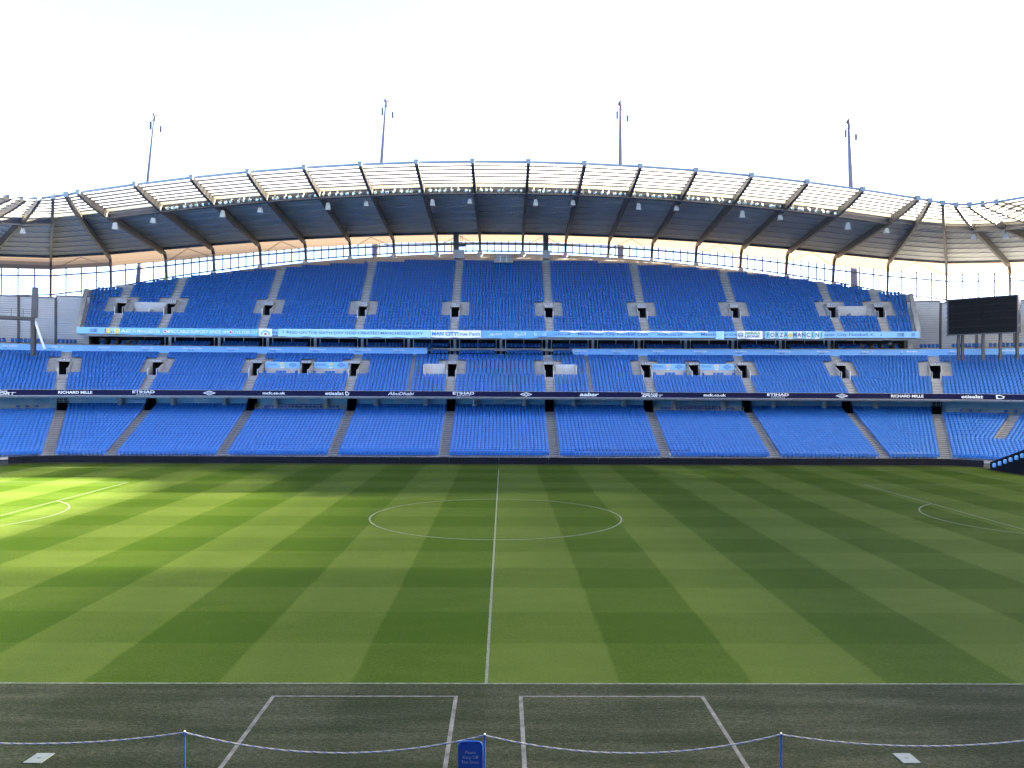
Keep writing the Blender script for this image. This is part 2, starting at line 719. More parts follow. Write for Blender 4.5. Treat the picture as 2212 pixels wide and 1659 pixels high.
# stairways: two steps to each row
for nm, als, hw in (('lower', AISLES, 0.55), ('mid', AISLES, 0.58), ('upper', UP_AISLES, 0.56)):
    T = TIERS[nm]
    for a in als + ([e[0] for e in EXTRA] if nm == 'lower' else []):
        q = MB()
        for i in range(T['n'] if a != 60.6 else 22):
            if a == 60.6 and i < 9:
                continue
            if nm == 'upper' and i + 1 > nrows_upper(a) - 0.3:
                break
            hit = any(c0 <= a <= c1 and i0 <= i < i1 for c0, c1, i0, i1 in CUTS[nm])
            if hit:
                if q.v:
                    q.build('stairway', M_STEPD if nm == 'lower' else M_STEP, stand)
                    q = MB()
                continue
            sc = Wd(a, rr(T, i)) / ((1 + K * rr(T, i)) if abs(a) <= L else 1.0)
            ww = hw * sc
            r0 = rr(T, i) - 0.005
            dz = T['h'] / 2
            pr = 0.30 + 0.012 * (i % 2)
            c = [V(a - ww, r0 - pr, zz(T, i) - T['h'] + 0.004), V(a + ww, r0 - pr, zz(T, i) - T['h'] + 0.004),
                 V(a + ww, r0, zz(T, i) - T['h'] + 0.004), V(a - ww, r0, zz(T, i) - T['h'] + 0.004)]
            q.hexa(c + [p + Vector((0, 0, dz)) for p in c])
            c = [V(a - ww, r0 + 0.004, zz(T, i) + 0.003), V(a + ww, r0 + 0.004, zz(T, i) + 0.003),
                 V(a + ww, r0 + T['t'] - 0.33, zz(T, i) + 0.003), V(a - ww, r0 + T['t'] - 0.33, zz(T, i) + 0.003)]
            q.hexa(c + [p + Vector((0, 0, 0.03)) for p in c])
        if q.v:
            q.build('stairway', M_STEPD if nm == 'lower' else M_STEP, stand)


def small_text(s, size, m, bold=0.0, shear=0.0):
    c = bpy.data.curves.new('text', 'FONT')
    c.body = s
    c.size = size
    c.align_x = 'CENTER'
    c.align_y = 'CENTER'
    c.offset = bold
    c.shear = shear
    c.resolution_u = 3
    c.materials.append(m)
    return c


TEXTS = []   # (name, body, size, material, parent, mapper, bold, shear, xscale)


def put_text(name, body, size, m, parent, mapper, bold=0.0, shear=0.0, xs=1.0, width=None):
    TEXTS.append((name, body, size, m, parent, mapper, bold, shear, xs, width))


def on_curve(u0, r, z0):
    """text laid on a surface that follows the plan at distance r"""
    def f(x, y, z):
        if abs(u0) < 38:
            u = u0 + x / (1 + K * r)
        else:
            u = u_off(u0, x, r)
        return V(u, r - z, z0 + y)
    return f


def vomitory(T, a, i0, i1, door_h, head_top, sign=True, hw=0.66, label=None):
    q = MB()
    r0, r1 = rr(T, i0), rr(T, i1)
    z0 = zz(T, i0)
    zt = head_top
    sc = 1 / (1 + K * r0) if abs(a) <= L else Wd(a, (r0 + r1) / 2)
    hw = hw * sc
    th = 0.16 * sc
    # floor
    c = [V(a - hw - th, r0, z0 - 0.7), V(a + hw + th, r0, z0 - 0.7), V(a + hw + th, r1, z0 - 0.7), V(a - hw - th, r1, z0 - 0.7)]
    q.hexa(c + [p + Vector((0, 0, 0.702)) for p in c])
    # cheek walls, sloping up with the terrace
    for s in (-1, 1):
        ua, ub = a + s * hw, a + s * (hw + th)
        if ua > ub:
            ua, ub = ub, ua
        lo = [V(ua, r0 + 0.02, z0), V(ub, r0 + 0.02, z0), V(ub, r1, z0), V(ua, r1, z0)]
        hi = [V(ua, r0 + 0.02, z0 + 1.0), V(ub, r0 + 0.02, z0 + 1.0), V(ub, r1, zt + 0.01), V(ua, r1, zt + 0.01)]
        q.hexa(lo + hi)
    # head
    rh = r0 + 0.45 * (r1 - r0)
    c = [V(a - hw, rh, z0 + door_h), V(a + hw, rh, z0 + door_h), V(a + hw, r1, z0 + door_h), V(a - hw, r1, z0 + door_h)]
    q.hexa(c + [V(a - hw, rh, zt - 0.03), V(a + hw, rh, zt - 0.03), V(a + hw, r1, zt - 0.02), V(a - hw, r1, zt - 0.02)])
    o = q.build('vomitory', M_CONC, stand, label)
    q = MB()
    q.quad(V(a - hw, r1 - 0.1, z0), V(a + hw, r1 - 0.1, z0), V(a + hw, r1 - 0.1, z0 + door_h), V(a - hw, r1 - 0.1, z0 + door_h))
    for s in (-1, 1):
        e = a + s * (hw - 0.012)
        q.quad(V(e, rh + 0.15, z0 + 0.01), V(e, r1 - 0.1, z0 + 0.01), V(e, r1 - 0.1, z0 + door_h - 0.01), V(e, rh + 0.15, z0 + door_h - 0.01))
    q.quad(V(a - hw, rh + 0.25, z0 + 0.012), V(a + hw, rh + 0.25, z0 + 0.012), V(a + hw, r1 - 0.1, z0 + 0.012), V(a - hw, r1 - 0.1, z0 + 0.012))
    q.build('doorway_shade', M_DARK, o)  # black lining paints in the shade of the passage
    if sign:
        q = MB()
        zc = (z0 + door_h + zt) / 2 + 0.05
        p2, p1 = 0.2 * sc, 0.12 * sc
        c = [V(a - p2, rh - 0.04, zc - 0.12), V(a + p2, rh - 0.04, zc - 0.12), V(a + p2, rh - 0.003, zc - 0.12), V(a - p2, rh - 0.003, zc - 0.12)]
        q.hexa(c + [p + Vector((0, 0, 0.24)) for p in c])
        q.build('number_plate', M_NAVYP, o)
        q = MB()
        c = [V(a - p1, rh - 0.05, zc - 0.05), V(a + p1, rh - 0.05, zc - 0.05), V(a + p1, rh - 0.042, zc - 0.05), V(a - p1, rh - 0.042, zc - 0.05)]
        q.hexa(c + [p + Vector((0, 0, 0.10)) for p in c])
        q.build('number', M_WHITE, o)
    # handrails at the mouth
    for s in (-1, 1):
        q = MB()
        e = a + s * (hw - 0.04)
        q.bar(V(e, r0 - 0.5, z0 - 0.3), V(e, r0 - 0.5, z0 + 0.95), 0.05, 0.05)
        q.bar(V(e, r0 - 0.5, z0 + 0.95), V(e, r0 + 0.6, z0 + 0.98), 0.05, 0.05)
        q.build('handrail', M_WFRAME, o)
    return o


for a in AISLES + SIDE_VOMS:
    T = TIERS['mid']
    vomitory(T, a, 7, 13, 1.95, zz(T, 13) - 0.05)
for a in UP_AISLES:
    T = TIERS['upper']
    vomitory(T, a, 6, 11, 1.75, zz(T, 11) - 0.25)

# doorways at the head of the lower stairways
for a in AISLES:
    T = TIERS['lower']
    q = MB()
    z0 = zz(T, 24)
    hw = 0.62 * Wd(a, 19.0)
    q.quad(V(a - hw, rr(T, 24), z0), V(a + hw, rr(T, 24), z0), V(a + hw, 20.8, z0), V(a - hw, 20.8, z0))
    q.quad(V(a - hw, 20.8, z0), V(a + hw, 20.8, z0), V(a + hw, 20.8, 8.1), V(a - hw, 20.8, 8.1))
    q.quad(V(a - hw, 18.9, 8.1), V(a + hw, 18.9, 8.1), V(a + hw, 20.8, 8.1), V(a - hw, 20.8, 8.1))
    for s in (-1, 1):
        e = a + s * hw
        q.quad(V(e, rr(T, 24), z0), V(e, 20.8, z0), V(e, 20.8, 8.1), V(e, 18.9, 8.1))
    q.build('doorway_shade', M_DARK, stand)  # black faces stand in for the unlit passage
    q = MB()
    q.quad(V(a - hw, rr(T, 24), z0 - 0.4), V(a + hw, rr(T, 24), z0 - 0.4), V(a + hw, rr(T, 24), z0 + 0.002), V(a - hw, rr(T, 24), z0 + 0.002))
    q.build('threshold', M_STEP, stand)

# back wall of the lower tier, between the doorways, with columns and grilles
edges = sorted(AISLES)
ivs = []
prev = -66.0
for a in edges:
    ivs.append((prev, a - 0.62 * Wd(a, 19.0)))
    prev = a + 0.62 * Wd(a, 19.0)
ivs.append((prev, 66.0))
for a, b in ivs:
    q = MB()
    curved_box(q, a, b, 18.75, 19.0, 5.6, 8.05)
    q.build('back_wall', M_TEAL, stand)
for k in range(-8, 8):
    u = 3.5 + 7 * k
    if min(abs(u - a) for a in AISLES) < 1.1:
        u += 1.0
    q = MB()
    p = V(u, 18.2, 0)
    q.tube([(p.x, p.y, 5.9), (p.x, p.y, 8.05)], [0.36, 0.36], 12)
    q.build('column', M_CONC, stand)
M_GRILLE = mat('grille_metal', (0.42, 0.42, 0.38), 0.4, metal=0.3)
for k in range(-4, 5):
    u = 13.9 * k - 0.1
    q = MB()
    for j in range(9):
        ua = u - 0.95 + j * 0.235
        q.bar(V(ua, 18.70, 6.85), V(ua, 18.70, 7.80), 0.07, 0.05)
    for j in range(5):
        za = 6.87 + 0.225 * j
        q.bar(V(u - 0.98, 18.66, za), V(u + 0.96, 18.66, za), 0.03, 0.05)
    q.build('wall_grille', M_GRILLE, stand)
for u0, u1 in LPLATS:
    q = MB()
    curved_box(q, u0, u1, rr(TIERS['lower'], 23), 18.74, 5.0, 5.72)
    q.build('platform', M_CONC, stand)
    q = MB()
    for u in span(u0, u1, 2.2):
        q.bar(V(u, rr(TIERS['lower'], 23) + 0.05, 5.7), V(u, rr(TIERS['lower'], 23) + 0.05, 6.55), 0.05, 0.05)
    us = span(u0, u1, 2.0)
    for ua, ub in zip(us[:-1], us[1:]):
        for zr in (6.55, 6.15):
            q.bar(V(ua, rr(TIERS['lower'], 23) + 0.05, zr), V(ub, rr(TIERS['lower'], 23) + 0.05, zr), 0.05, 0.05)
    q.build('guard_rail', M_RAILY, stand)
for u0, u1 in PLATS:
    T = TIERS['mid']
    q = MB()
    curved_box(q, u0, u1, rr(T, 7), rr(T, 11), zz(T, 7) - 0.7, zz(T, 7))
    curved_box(q, u0, u1, rr(T, 11) - 0.02, rr(T, 11) + 0.12, zz(T, 7), zz(T, 11) + 0.54)
    q.build('platform', M_PALE, stand)
    q = MB()
    us = span(u0 - 0.2, u1 + 0.2, 2.0)
    for u in us:
        q.bar(V(u, rr(T, 7) + 0.06, zz(T, 7)), V(u, rr(T, 7) + 0.06, zz(T, 7) + 0.9), 0.04, 0.04)
    for ua, ub in zip(us[:-1], us[1:]):
        q.bar(V(ua, rr(T, 7) + 0.06, zz(T, 7) + 0.32), V(ub, rr(T, 7) + 0.06, zz(T, 7) + 0.32), 0.05, 0.05)
    q.build('guard_rail', M_RAILY, stand)
for u0, u1 in DPLATS:
    T = TIERS['mid']
    q = MB()
    curved_box(q, u0, u1, rr(T, 7), rr(T, 10), zz(T, 7) - 0.7, zz(T, 7))
    curved_box(q, u0, u1, rr(T, 10) - 0.02, rr(T, 10) + 0.12, zz(T, 7), zz(T, 10) + 0.75)
    uo = u0 if u0 < 0 else u1
    curved_box(q, uo - 0.08, uo + 0.08, rr(T, 7), rr(T, 10), zz(T, 7), zz(T, 10) + 0.60)
    q.build('white_walled_platform', mat('white_wall', (0.46, 0.46, 0.46), 0.7, var=0.05), stand)
for u0, u1 in UPLATS:
    T = TIERS['upper']
    q = MB()
    curved_box(q, u0, u1, rr(T, 6), rr(T, 9), zz(T, 6) - 0.8, zz(T, 6))
    curved_box(q, u0, u1, rr(T, 9) - 0.02, rr(T, 9) + 0.12, zz(T, 6), zz(T, 9) + 0.35)
    um = (u0 + u1) / 2
    curved_box(q, um - 0.1, um + 0.1, rr(T, 6) + 0.2, rr(T, 9), zz(T, 6), zz(T, 6) + 0.75)
    q.build('white_walled_platform', MATS['white_wall'], stand)

# undersides and fronts of the middle and upper tiers
q = MB()
us = span(-64, 64, 2.0)
for ua, ub in zip(us[:-1], us[1:]):
    q.quad(V(ua, 13.25, 7.93), V(ub, 13.25, 7.93), V(ub, 19.0, 8.06), V(ua, 19.0, 8.06))
q.build('soffit', M_CONC, stand)
q = MB()
curved_box(q, -64, 64, 13.27, 13.8, 7.7, 8.5)
q.build('parapet', M_CONC, stand)
q = MB()
us = span(-55.2, 55.2, 2.0)
for ua, ub in zip(us[:-1], us[1:]):
    q.quad(V(ua, 22.2, 16.9), V(ub, 22.2, 16.9), V(ub, 29.6, 17.6), V(ua, 29.6, 17.6))
q.build('soffit', M_CONC, stand)
q = MB()
curved_box(q, -55.2, 55.2, 22.0, 22.28, 16.85, 17.75)
q.build('parapet', M_CONC, stand)

# walkway floor in front of the boxes
q = MB()
curved_box(q, -64, -10.85, 26.16, 29.4, 13.6, 14.98)
curved_box(q, 10.75, 64, 26.16, 29.4, 13.6, 14.98)
curved_box(q, -10.84, 10.74, 25.82, 29.4, 13.6, 14.30)
curved_box(q, -64, 64, 27.2, 29.39, 14.985, 15.38)
q.build('box_balcony', M_CONC, stand)

# hospitality boxes behind the balcony: dark glass, white door frames
M_ROOM = mat('box_interior', (0.10, 0.09, 0.08), 0.8, var=0.3, scale=0.6)
q = MB()
curved_box(q, -55.0, 55.0, 32.6, 32.8, 14.3, 17.7)
for s in (-1, 1):
    curved_box(q, s * 55.0, s * 55.2, 29.3, 32.8, 14.3, 17.7)
us = span(-55.2, 55.2, 2.0)
for ua, ub in zip(us[:-1], us[1:]):
    q.quad(V(ua, 29.6, 17.6), V(ub, 29.6, 17.6), V(ub, 32.8, 17.7), V(ua, 32.8, 17.7))
q.build('box_back_wall', M_ROOM, stand)
for k in range(-7, 8):
    uc = 13.88 * k / 2 + 0.05
    ue = 13.88 / 2
    for s in (-1, 1):
        ua, ub = uc + s * 0.78, uc + s * ue / 2
        ua2, ub2 = sorted((ua, ub))
        q = MB()
        curved_box(q, ua2, ub2, 29.42, 29.45, 14.35, 17.45)
        q.build('window_pane', M_BOXGLASS, stand)
        # door leaf with frame
        da, db = sorted((uc + s * 0.14, uc + s * 0.70))
        q = MB()
        for u in (da, db):
            q.bar(V(u, 29.36, 14.35), V(u, 29.36, 17.40), 0.11, 0.12, up=(0, 1, 0))
        q.bar(V(da, 29.36, 17.05), V(db, 29.36, 17.05), 0.12, 0.10)
        d = q.build('door', M_WFRAME, stand)
        q = MB()
        curved_box(q, da + 0.05, db - 0.05, 29.37, 29.40, 14.37, 17.0)
        q.build('door_pane', M_BOXGLASS, d)
    q = MB()
    q.bar(V(uc, 29.32, 14.35), V(uc, 29.32, 17.45), 0.20, 0.2, up=(0, 1, 0))
    q.build('post', M_WFRAME, stand)
    q = MB()
    q.bar(V(uc + ue / 2, 29.36, 14.35), V(uc + ue / 2, 29.36, 17.45), 0.06, 0.08, up=(0, 1, 0))
    q.build('mullion', M_WFRAME, stand)

for s in (-1, 1):
    q = MB()
    ua, ub = sorted((s * 52.15, s * 54.9))
    curved_box(q, ua, ub, 29.42, 29.45, 14.35, 17.45)
    q.build('window_pane', M_BOXGLASS, stand)
    q = MB()
    q.hexa([V(s * 54.95, 26.4, 13.7), V(s * 55.2, 26.4, 13.7), V(s * 55.2, 33.0, 13.7), V(s * 54.95, 33.0, 13.7),
            V(s * 54.95, 26.4, 17.3), V(s * 55.2, 26.4, 17.3), V(s * 55.2, 33.0, 17.8), V(s * 54.95, 33.0, 17.8)])
    q.build('side_wall', M_CONC, stand)

# back wall and gable slab above the last upper row
def zpin(u):
    a = abs(u)
    if a <= L:
        return 33.4 - 6.0 * (a / L) ** 2
    j = (a - L) / 1.57
    if j < 1:
        return 27.4 + (25.4 - 27.4) * j
    if j < 2:
        return 25.4 - 1.6 * (j - 1)
    return max(23.0, 23.8 - 0.8 * (j - 2))


q = MB()
us = [k * 1.15 for k in range(-48, 49)]
T = TIERS['upper']
for ua, ub in zip(us[:-1], us[1:]):
    um = (ua + ub) / 2
    n = int(math.floor(nrows_upper(max(abs(ua), abs(ub)))))
    n = min(n, 28)
    r0 = rr(T, n)
    z0 = zz(T, n - 1) - 0.1
    zk = zz(T, n - 1) + 0.75
    q.quad(V(ua, r0, z0), V(ub, r0, z0), V(ub, r0, zk), V(ua, r0, zk))
    q.quad(V(ua, r0, zk), V(ub, r0, zk), V(ub, 45.7, zpin(ub) - 0.1), V(ua, 45.7, zpin(ua) - 0.1))
    # little cheeks where the row count steps
    q.quad(V(ua, r0, z0), V(ua, r0 + 1.7, z0), V(ua, r0 + 1.7, zk + 0.2), V(ua, r0, zk))
    q.quad(V(ub, r0, z0), V(ub, r0 + 1.7, z0), V(ub, r0 + 1.7, zk + 0.2), V(ub, r0, zk))
q.build('rear_wall', M_CONC, stand)
q = MB()
curved_box(q, -55.2, 55.2, 45.7, 46.3, 0.0, lambda u: zpin(u) - 0.05)
q.build('outer_wall', M_CONC, stand)

# end walls of the upper tier
for s in (-1, 1):
    q = MB()
    u = s * 55.2
    d = V(u + s * 0.22, 26, 0) - V(u, 26, 0)
    n = 12
    prof = [V(u, 22.0, 16.85), V(u, 22.0, 17.95)]
    prof += [V(u, rr(T, n), zz(T, n) + 0.9), V(u, 45.7, zpin(u) - 0.1), V(u, 45.7, 20.0), V(u, 29.6, 17.4)]
    q.poly_prism(prof, d)
    q.build('end_wall', M_CONC, stand)

# ribbed metal cladding that closes the corners behind the middle tier
M_CLAD = mat('ribbed_cladding', (0.46, 0.47, 0.48), 0.45, metal=0.35, var=0.06, scale=0.5)
for s in (-1, 1):
    marks = [55.0 + 1.6 * j for j in range(8)]
    for a, b in zip(marks[:-1], marks[1:]):
        q = MB()
        rw = 30.0
        zt = min(zpin(a), zpin(b)) - 0.4
        z = 13.9
        pa0, pb0 = V(s * a, rw, 0), V(s * b, rw, 0)
        while z < zt:
            z2 = min(z + 0.34, zt)
            zmid = z + 0.10
            na = (V(s * a, rw - 0.09, 0) - pa0)
            nb = (V(s * b, rw - 0.09, 0) - pb0)
            up = Vector((0, 0, 1))
            q.quad(pa0 + up * z, pb0 + up * z, pb0 + nb + up * zmid, pa0 + na + up * zmid)
            q.quad(pa0 + na + up * zmid, pb0 + nb + up * zmid, pb0 + nb + up * z2, pa0 + na + up * z2)
            q.quad(pa0 + na + up * z2, pb0 + nb + up * z2, pb0 + up * z2, pa0 + up * z2)
            z = z2
        q.build('cladding_panel', M_CLAD, stand)
        q = MB()
        q.bar(V(s * a, rw - 0.12, 13.9), V(s * a, rw - 0.12, zt + 0.1), 0.30, 0.22, up=(0, 1, 0))
        q.bar(V(s * a, rw - 0.10, zt + 0.05), V(s * b, rw - 0.10, zt + 0.05), 0.2, 0.16)
        q.build('cladding_post', M_STEEL, stand)

# ------------------------------------------------------------------ seats
def seat_mesh(name, wdt=0.452, individual=False):
    q = MB()
    h = wdt / 2
    # backrest: shield whose top rolls back, slightly raked
    prof = ((0.40, 0.0), (0.68, 0.045), (0.77, 0.085), (0.82, 0.145))
    wd = (h, h, h - 0.02, h - 0.07)
    o = len(q.v)
    for (z, y), ww in zip(prof, wd):
        q.v += [(-ww, y, z), (ww, y, z), (ww, y + 0.035, z - 0.02), (-ww, y + 0.035, z - 0.02)]
    for k in range(3):
        c = o + 4 * k
        q.f += [(c, c + 1, c + 5, c + 4), (c + 1, c + 2, c + 6, c + 5), (c + 3, c, c + 4, c + 7)]
    c = o + 12
    q.f.append((c, c + 1, c + 2, c + 3))
    q.f.append((o + 2, o + 3, o + 15, o + 14))
    # folded pan in front of the backrest
    h2 = h - 0.025
    pts = []
    for x, y, z in ((-h2, -0.17, 0.25), (h2, -0.17, 0.25), (h2, -0.02, 0.23), (-h2, -0.02, 0.23),
                    (-h2, -0.15, 0.60), (h2, -0.15, 0.60), (h2, -0.06, 0.63), (-h2, -0.06, 0.63)):
        pts.append((x, y, z))
    q.hexa(pts)
    if individual:
        q.box((-h + 0.03, 0.0, 0.2), (0.04, 0.12, 0.4))
        q.box((h - 0.03, 0.0, 0.2), (0.04, 0.12, 0.4))
    return q


SEAT_Y = 0.40   # depth of the seat back behind the row's nose
FRONT = []      # the nearest seats, individual things
INST = []       # all others: (x, y, z, angle, xscale)


def seats_in(name, i, u0, u1, pitch, z_extra=0.0, xs=1.0):
    T = TIERS[name]
    r = rr(T, i) + SEAT_Y
    z = zz(T, i) + z_extra
    if abs(u0) <= L and abs(u1) <= L:
        us = np.linspace(u0, u1, 12)
    else:
        us = np.linspace(u0, u1, max(12, int((u1 - u0) / 0.12)))
    pts = np.array([P(u, r) for u in us])
    cum = np.concatenate([[0], np.cumsum(np.hypot(*np.diff(pts, axis=0).T))])
    n = int(cum[-1] / pitch)
    for k in range(n):
        u = float(np.interp(cum[-1] * (k + 0.5) / n, cum, us))
        x, y = P(u, r)
        yield (x, y, z, ang(u, r), xs, u)


def free_intervals(name, i):
    um = umax(name, i) - 0.15
    if name != 'upper':
        um = 65.5
    ivs = [(-um, um)]
    for c, hw, i0, i1 in NOSEAT[name]:
        if not (i0 <= i < i1):
            continue
        out = []
        for a, b in ivs:
            w9 = Wd(c, rr(TIERS[name], i)) if hw < 2.5 else 1.0
            lo, hi = c - hw * w9, c + hw * w9
            if hi <= a or lo >= b:
                out.append((a, b))
                continue
            if lo > a:
                out.append((a, lo))
            if hi < b:
                out.append((hi, b))
        ivs = out
    return [iv for iv in ivs if iv[1] - iv[0] > 0.45]


for i in range(26):
    for a, b in free_intervals('lower', i):
        for s in seats_in('lower', i, a, b, 0.485):
            if i == 0 or (i == 1 and abs(s[5]) < 24.0):
                FRONT.append((i, s))
            else:
                INST.append(s[:5])
for i in range(15):
    for a, b in free_intervals('mid', i):
        cuts = [c for c in (-12.9, 12.9) if a < c < b]
        e = [a] + cuts + [b]
        for x0, x1 in zip(e[:-1], e[1:]):
            xm = (x0 + x1) / 2
            direc = abs(xm) < 12.9
            if direc:
                x0 = max(x0, -12.45)
                x1 = min(x1, 12.45)
            if x1 - x0 < 0.45:
                continue
            for s in seats_in('mid', i, x0, x1, 0.585 if direc else 0.50, xs=1.14 if direc else 1.02):
                INST.append(s[:5])
for i in range(28):
    for a, b in free_intervals('upper', i):
        for s in seats_in('upper', i, a, b, 0.505):
            INST.append(s[:5])
# loose chairs on the platforms, balcony seats in front of the boxes
def loose(u, r, z, xs=1.0):
    x, y = P(u, r)
    INST.append((x, y, z, ang(u, r), xs))


for u0, u1 in PLATS:
    um = (u0 + u1) / 2
    for u in (u0 + 0.25, u1 - 0.3, um - 0.5, um, um + 0.5):
        loose(u, rr(TIERS['mid'], 9) + 0.2, zz(TIERS['mid'], 7))
for u0, u1 in LPLATS[:2]:
    um = (u0 + u1) / 2
    for k in range(14):
        loose(um - 3.3 + k * 0.5, 18.2, 5.9)
    for e in (-5.0, -4.5, -4.0, 4.0, 4.5, 5.0):
        loose(um + e, 17.9, 5.72)
    for e in (-1.9, 0.3, 2.3):
        loose(um + e, 17.3, 5.72)
for u0, u1 in LPLATS[2:]:
    for e in (0.8, 1.3, 1.8, 3.2, 3.7):
        loose((u0 + e) if u0 > 0 else (u1 - e), 18.0, 5.72)
for k in range(-8, 9):
    for s in (-1, 1):
        uc = 13.88 * k / 2 + 0.05 + s * 2.2
        if abs(uc) > 54.2:
            continue
        for j in range(5):
            u = uc + (j - 2) * 0.53
            if abs(uc) < 10.8:
                loose(u, 26.35, 14.30, 1.15)
                loose(u, 27.75, 15.40, 1.15)
            else:
                loose(u, 26.75, 15.0)
                loose(u, 27.75, 15.40)
for s in (-1, 1):
    for k in range(26):
        if k in (5, 6, 7, 16):
            continue
        loose(u_off(s * 55.5, s * (0.5 + 0.55 * k), 27.9), 27.9, 15.4)

sm = seat_mesh('seat')
tv = np.array(sm.v)
tf = sm.f
N = len(INST)
arr = np.array(INST)
nv = len(tv)
jit = rng.normal(0, 0.012, N)
ca, sa = np.cos(arr[:, 3] + jit), np.sin(arr[:, 3] + jit)
lx = tv[None, :, 0] * arr[:, 4:5]
ly = np.repeat(tv[None, :, 1], N, 0)
# seats lean a little differently from each other
ly = ly + rng.normal(0, 0.012, N)[:, None] * (tv[None, :, 2] - 0.4)
X = arr[:, 0:1] + lx * ca[:, None] - ly * sa[:, None]
Y = arr[:, 1:2] + lx * sa[:, None] + ly * ca[:, None]
Z = arr[:, 2:3] + np.repeat(tv[None, :, 2], N, 0)
verts = np.stack([X, Y, Z], -1).reshape(-1, 3)
loops = []
starts = []
tot = []
c = 0
for f in tf:
    starts.append(c)
    tot.append(len(f))
    loops += list(f)
    c += len(f)
loops = np.array(loops)
starts = np.array(starts)
tot = np.array(tot)
me = bpy.data.meshes.new('stadium_seats')
me.vertices.add(N * nv)
me.vertices.foreach_set('co', verts.astype(np.float32).ravel())
LL = (loops[None, :] + (np.arange(N) * nv)[:, None]).ravel()
SS = (starts[None, :] + (np.arange(N) * len(loops))[:, None]).ravel()
me.loops.add(len(LL))
me.loops.foreach_set('vertex_index', LL.astype(np.int32))
me.polygons.add(len(SS))
me.polygons.foreach_set('loop_start', SS.astype(np.int32))
me.polygons.foreach_set('loop_total', np.tile(tot, N).astype(np.int32))
me.materials.append(M_SEATI)
me.update(calc_edges=True)
so = link('stadium_seats', me)
tag(so, 'blue plastic seats covering the three tiers of the far stand behind the front rows', 'seats', kind='stuff')

me_seat = seat_mesh('seat', individual=True).mesh('seat', M_SEATI)
BLOCK = ['leftmost corner block', 'second block from the left', 'third block from the left', 'fourth block from the left',
         'fifth block from the left', 'central block', 'fifth block from the right', 'fourth block from the right',
         'third block from the right', 'second block from the right', 'rightmost corner block']
ONES = ['', 'first', 'second', 'third', 'fourth', 'fifth', 'sixth', 'seventh', 'eighth', 'ninth', 'tenth', 'eleventh', 'twelfth', 'thirteenth', 'fourteenth',
        'fifteenth', 'sixteenth', 'seventeenth', 'eighteenth', 'nineteenth', 'twentieth']


def ordinal(n):
    if n <= 20:
        return ONES[n]
    if n == 30:
        return 'thirtieth'
    return ('twenty-' if n < 30 else 'thirty-') + ONES[n % 10]


COUNT = {}
for i, s in FRONT[:300]:
    o = link('seat', me_seat)
    o.location = (s[0], s[1], s[2])
    o.rotation_euler = (0, 0, s[3])
    b = sum(1 for a in AISLES if a < s[5])
    COUNT[(i, b)] = COUNT.get((i, b), 0) + 1
    tag(o, 'folded blue seat, %s, %s, %s from its left end' % ('front row' if i == 0 else 'second row', BLOCK[b], ordinal(COUNT[(i, b)])), 'seat', 'front seats of the lower tier')

# ------------------------------------------------------------------ advertising boards and ribbons
board = thing('perimeter_board', 'long low black advertising board along the far side of the pitch', 'advertising board', (0, 40.1, 0))
uu = -61.0
while uu < 61:
    st = 6.1
    q = MB()
    z1 = 0.80 + 0.004 * random.random()
    curved_box(q, uu + 0.012, min(uu + st, 61.0) - 0.012, -3.05, -2.9 + 0.01 * random.random(), 0.004, z1)
    q.build('board_panel', M_LED, board)
    uu += st
ribbon = thing('ribbon_board', 'dark navy ribbon board with white sponsor lettering along the middle tier front', 'ribbon board', (0, YF + 13, 7.9))
q = MB()
curved_box(q, -64, 64, 13.0, 13.22, 7.92, 8.68)
q.build('panel', M_NAVY, ribbon)
q = MB()
curved_box(q, -64, 64, 12.97, 13.24, 8.685, 8.72)
q.build('top_trim', M_PALE, ribbon)
q = MB()
curved_box(q, -64, 64, 12.98, 13.24, 7.86, 7.915)
q.build('bottom_trim', M_PALE, ribbon)
ZR = 8.30
for k in range(-17, 18):
    q = MB()
    p = V(k * 3.5 + 1.3, 13.35, 7.86)
    q.tube([(p.x, p.y, 7.93), (p.x, p.y, 7.84), (p.x, p.y, 7.76)], [0.10, 0.12, 0.05], 8)
    q.build('downlight', M_WFRAME, ribbon)


def diamond(u, r, z, wd, ht, m, parent, name='diamond_logo'):
    q = MB()
    for k, (sw, t) in enumerate(((1.0, 0.26), (0.48, 0.22))):
        for a0 in range(4):
            c = [(-1, 0), (0, 1), (1, 0), (0, -1)]
            x0, y0 = c[a0]
            x1, y1 = c[(a0 + 1) % 4]
            inn = 1 - t / (1 if k == 0 else 0.6)
            pts = [(x0 * sw, y0 * sw), (x1 * sw, y1 * sw), (x1 * sw * inn, y1 * sw * inn), (x0 * sw * inn, y0 * sw * inn)]
            q.quad(*[V(u + x * wd / 2 / (1 + K * r), r - 0.006 * (k + 1), z + y * ht / 2) for x, y in pts])
    return q.build(name, m, parent)


RIB = [(-61.2, 'Thomas Cook', 'sport'), (-49.8, 'RICHARD MILLE', ''), (-41.2, 'ETIHAD', 'air'), (-32.7, None, 'd'), (-24.2, 'mcfc.co.uk', ''),
       (-16.1, 'etisalat', 'e'), (-7.9, 'AbuDhabi', 'script'), (0.2, 'ETIHAD', 'air'), (8.1, None, 'd'), (16.2, 'aabar', 'it'),
       (24.3, 'Thomas Cook', 'sport'), (32.3, 'mcfc.co.uk', ''), (40.5, 'ETIHAD', 'air'), (48.9, None, 'd'), (54.5, 'RICHARD MILLE', ''), (59.2, 'etisalat', 'e')]
CALU = {}


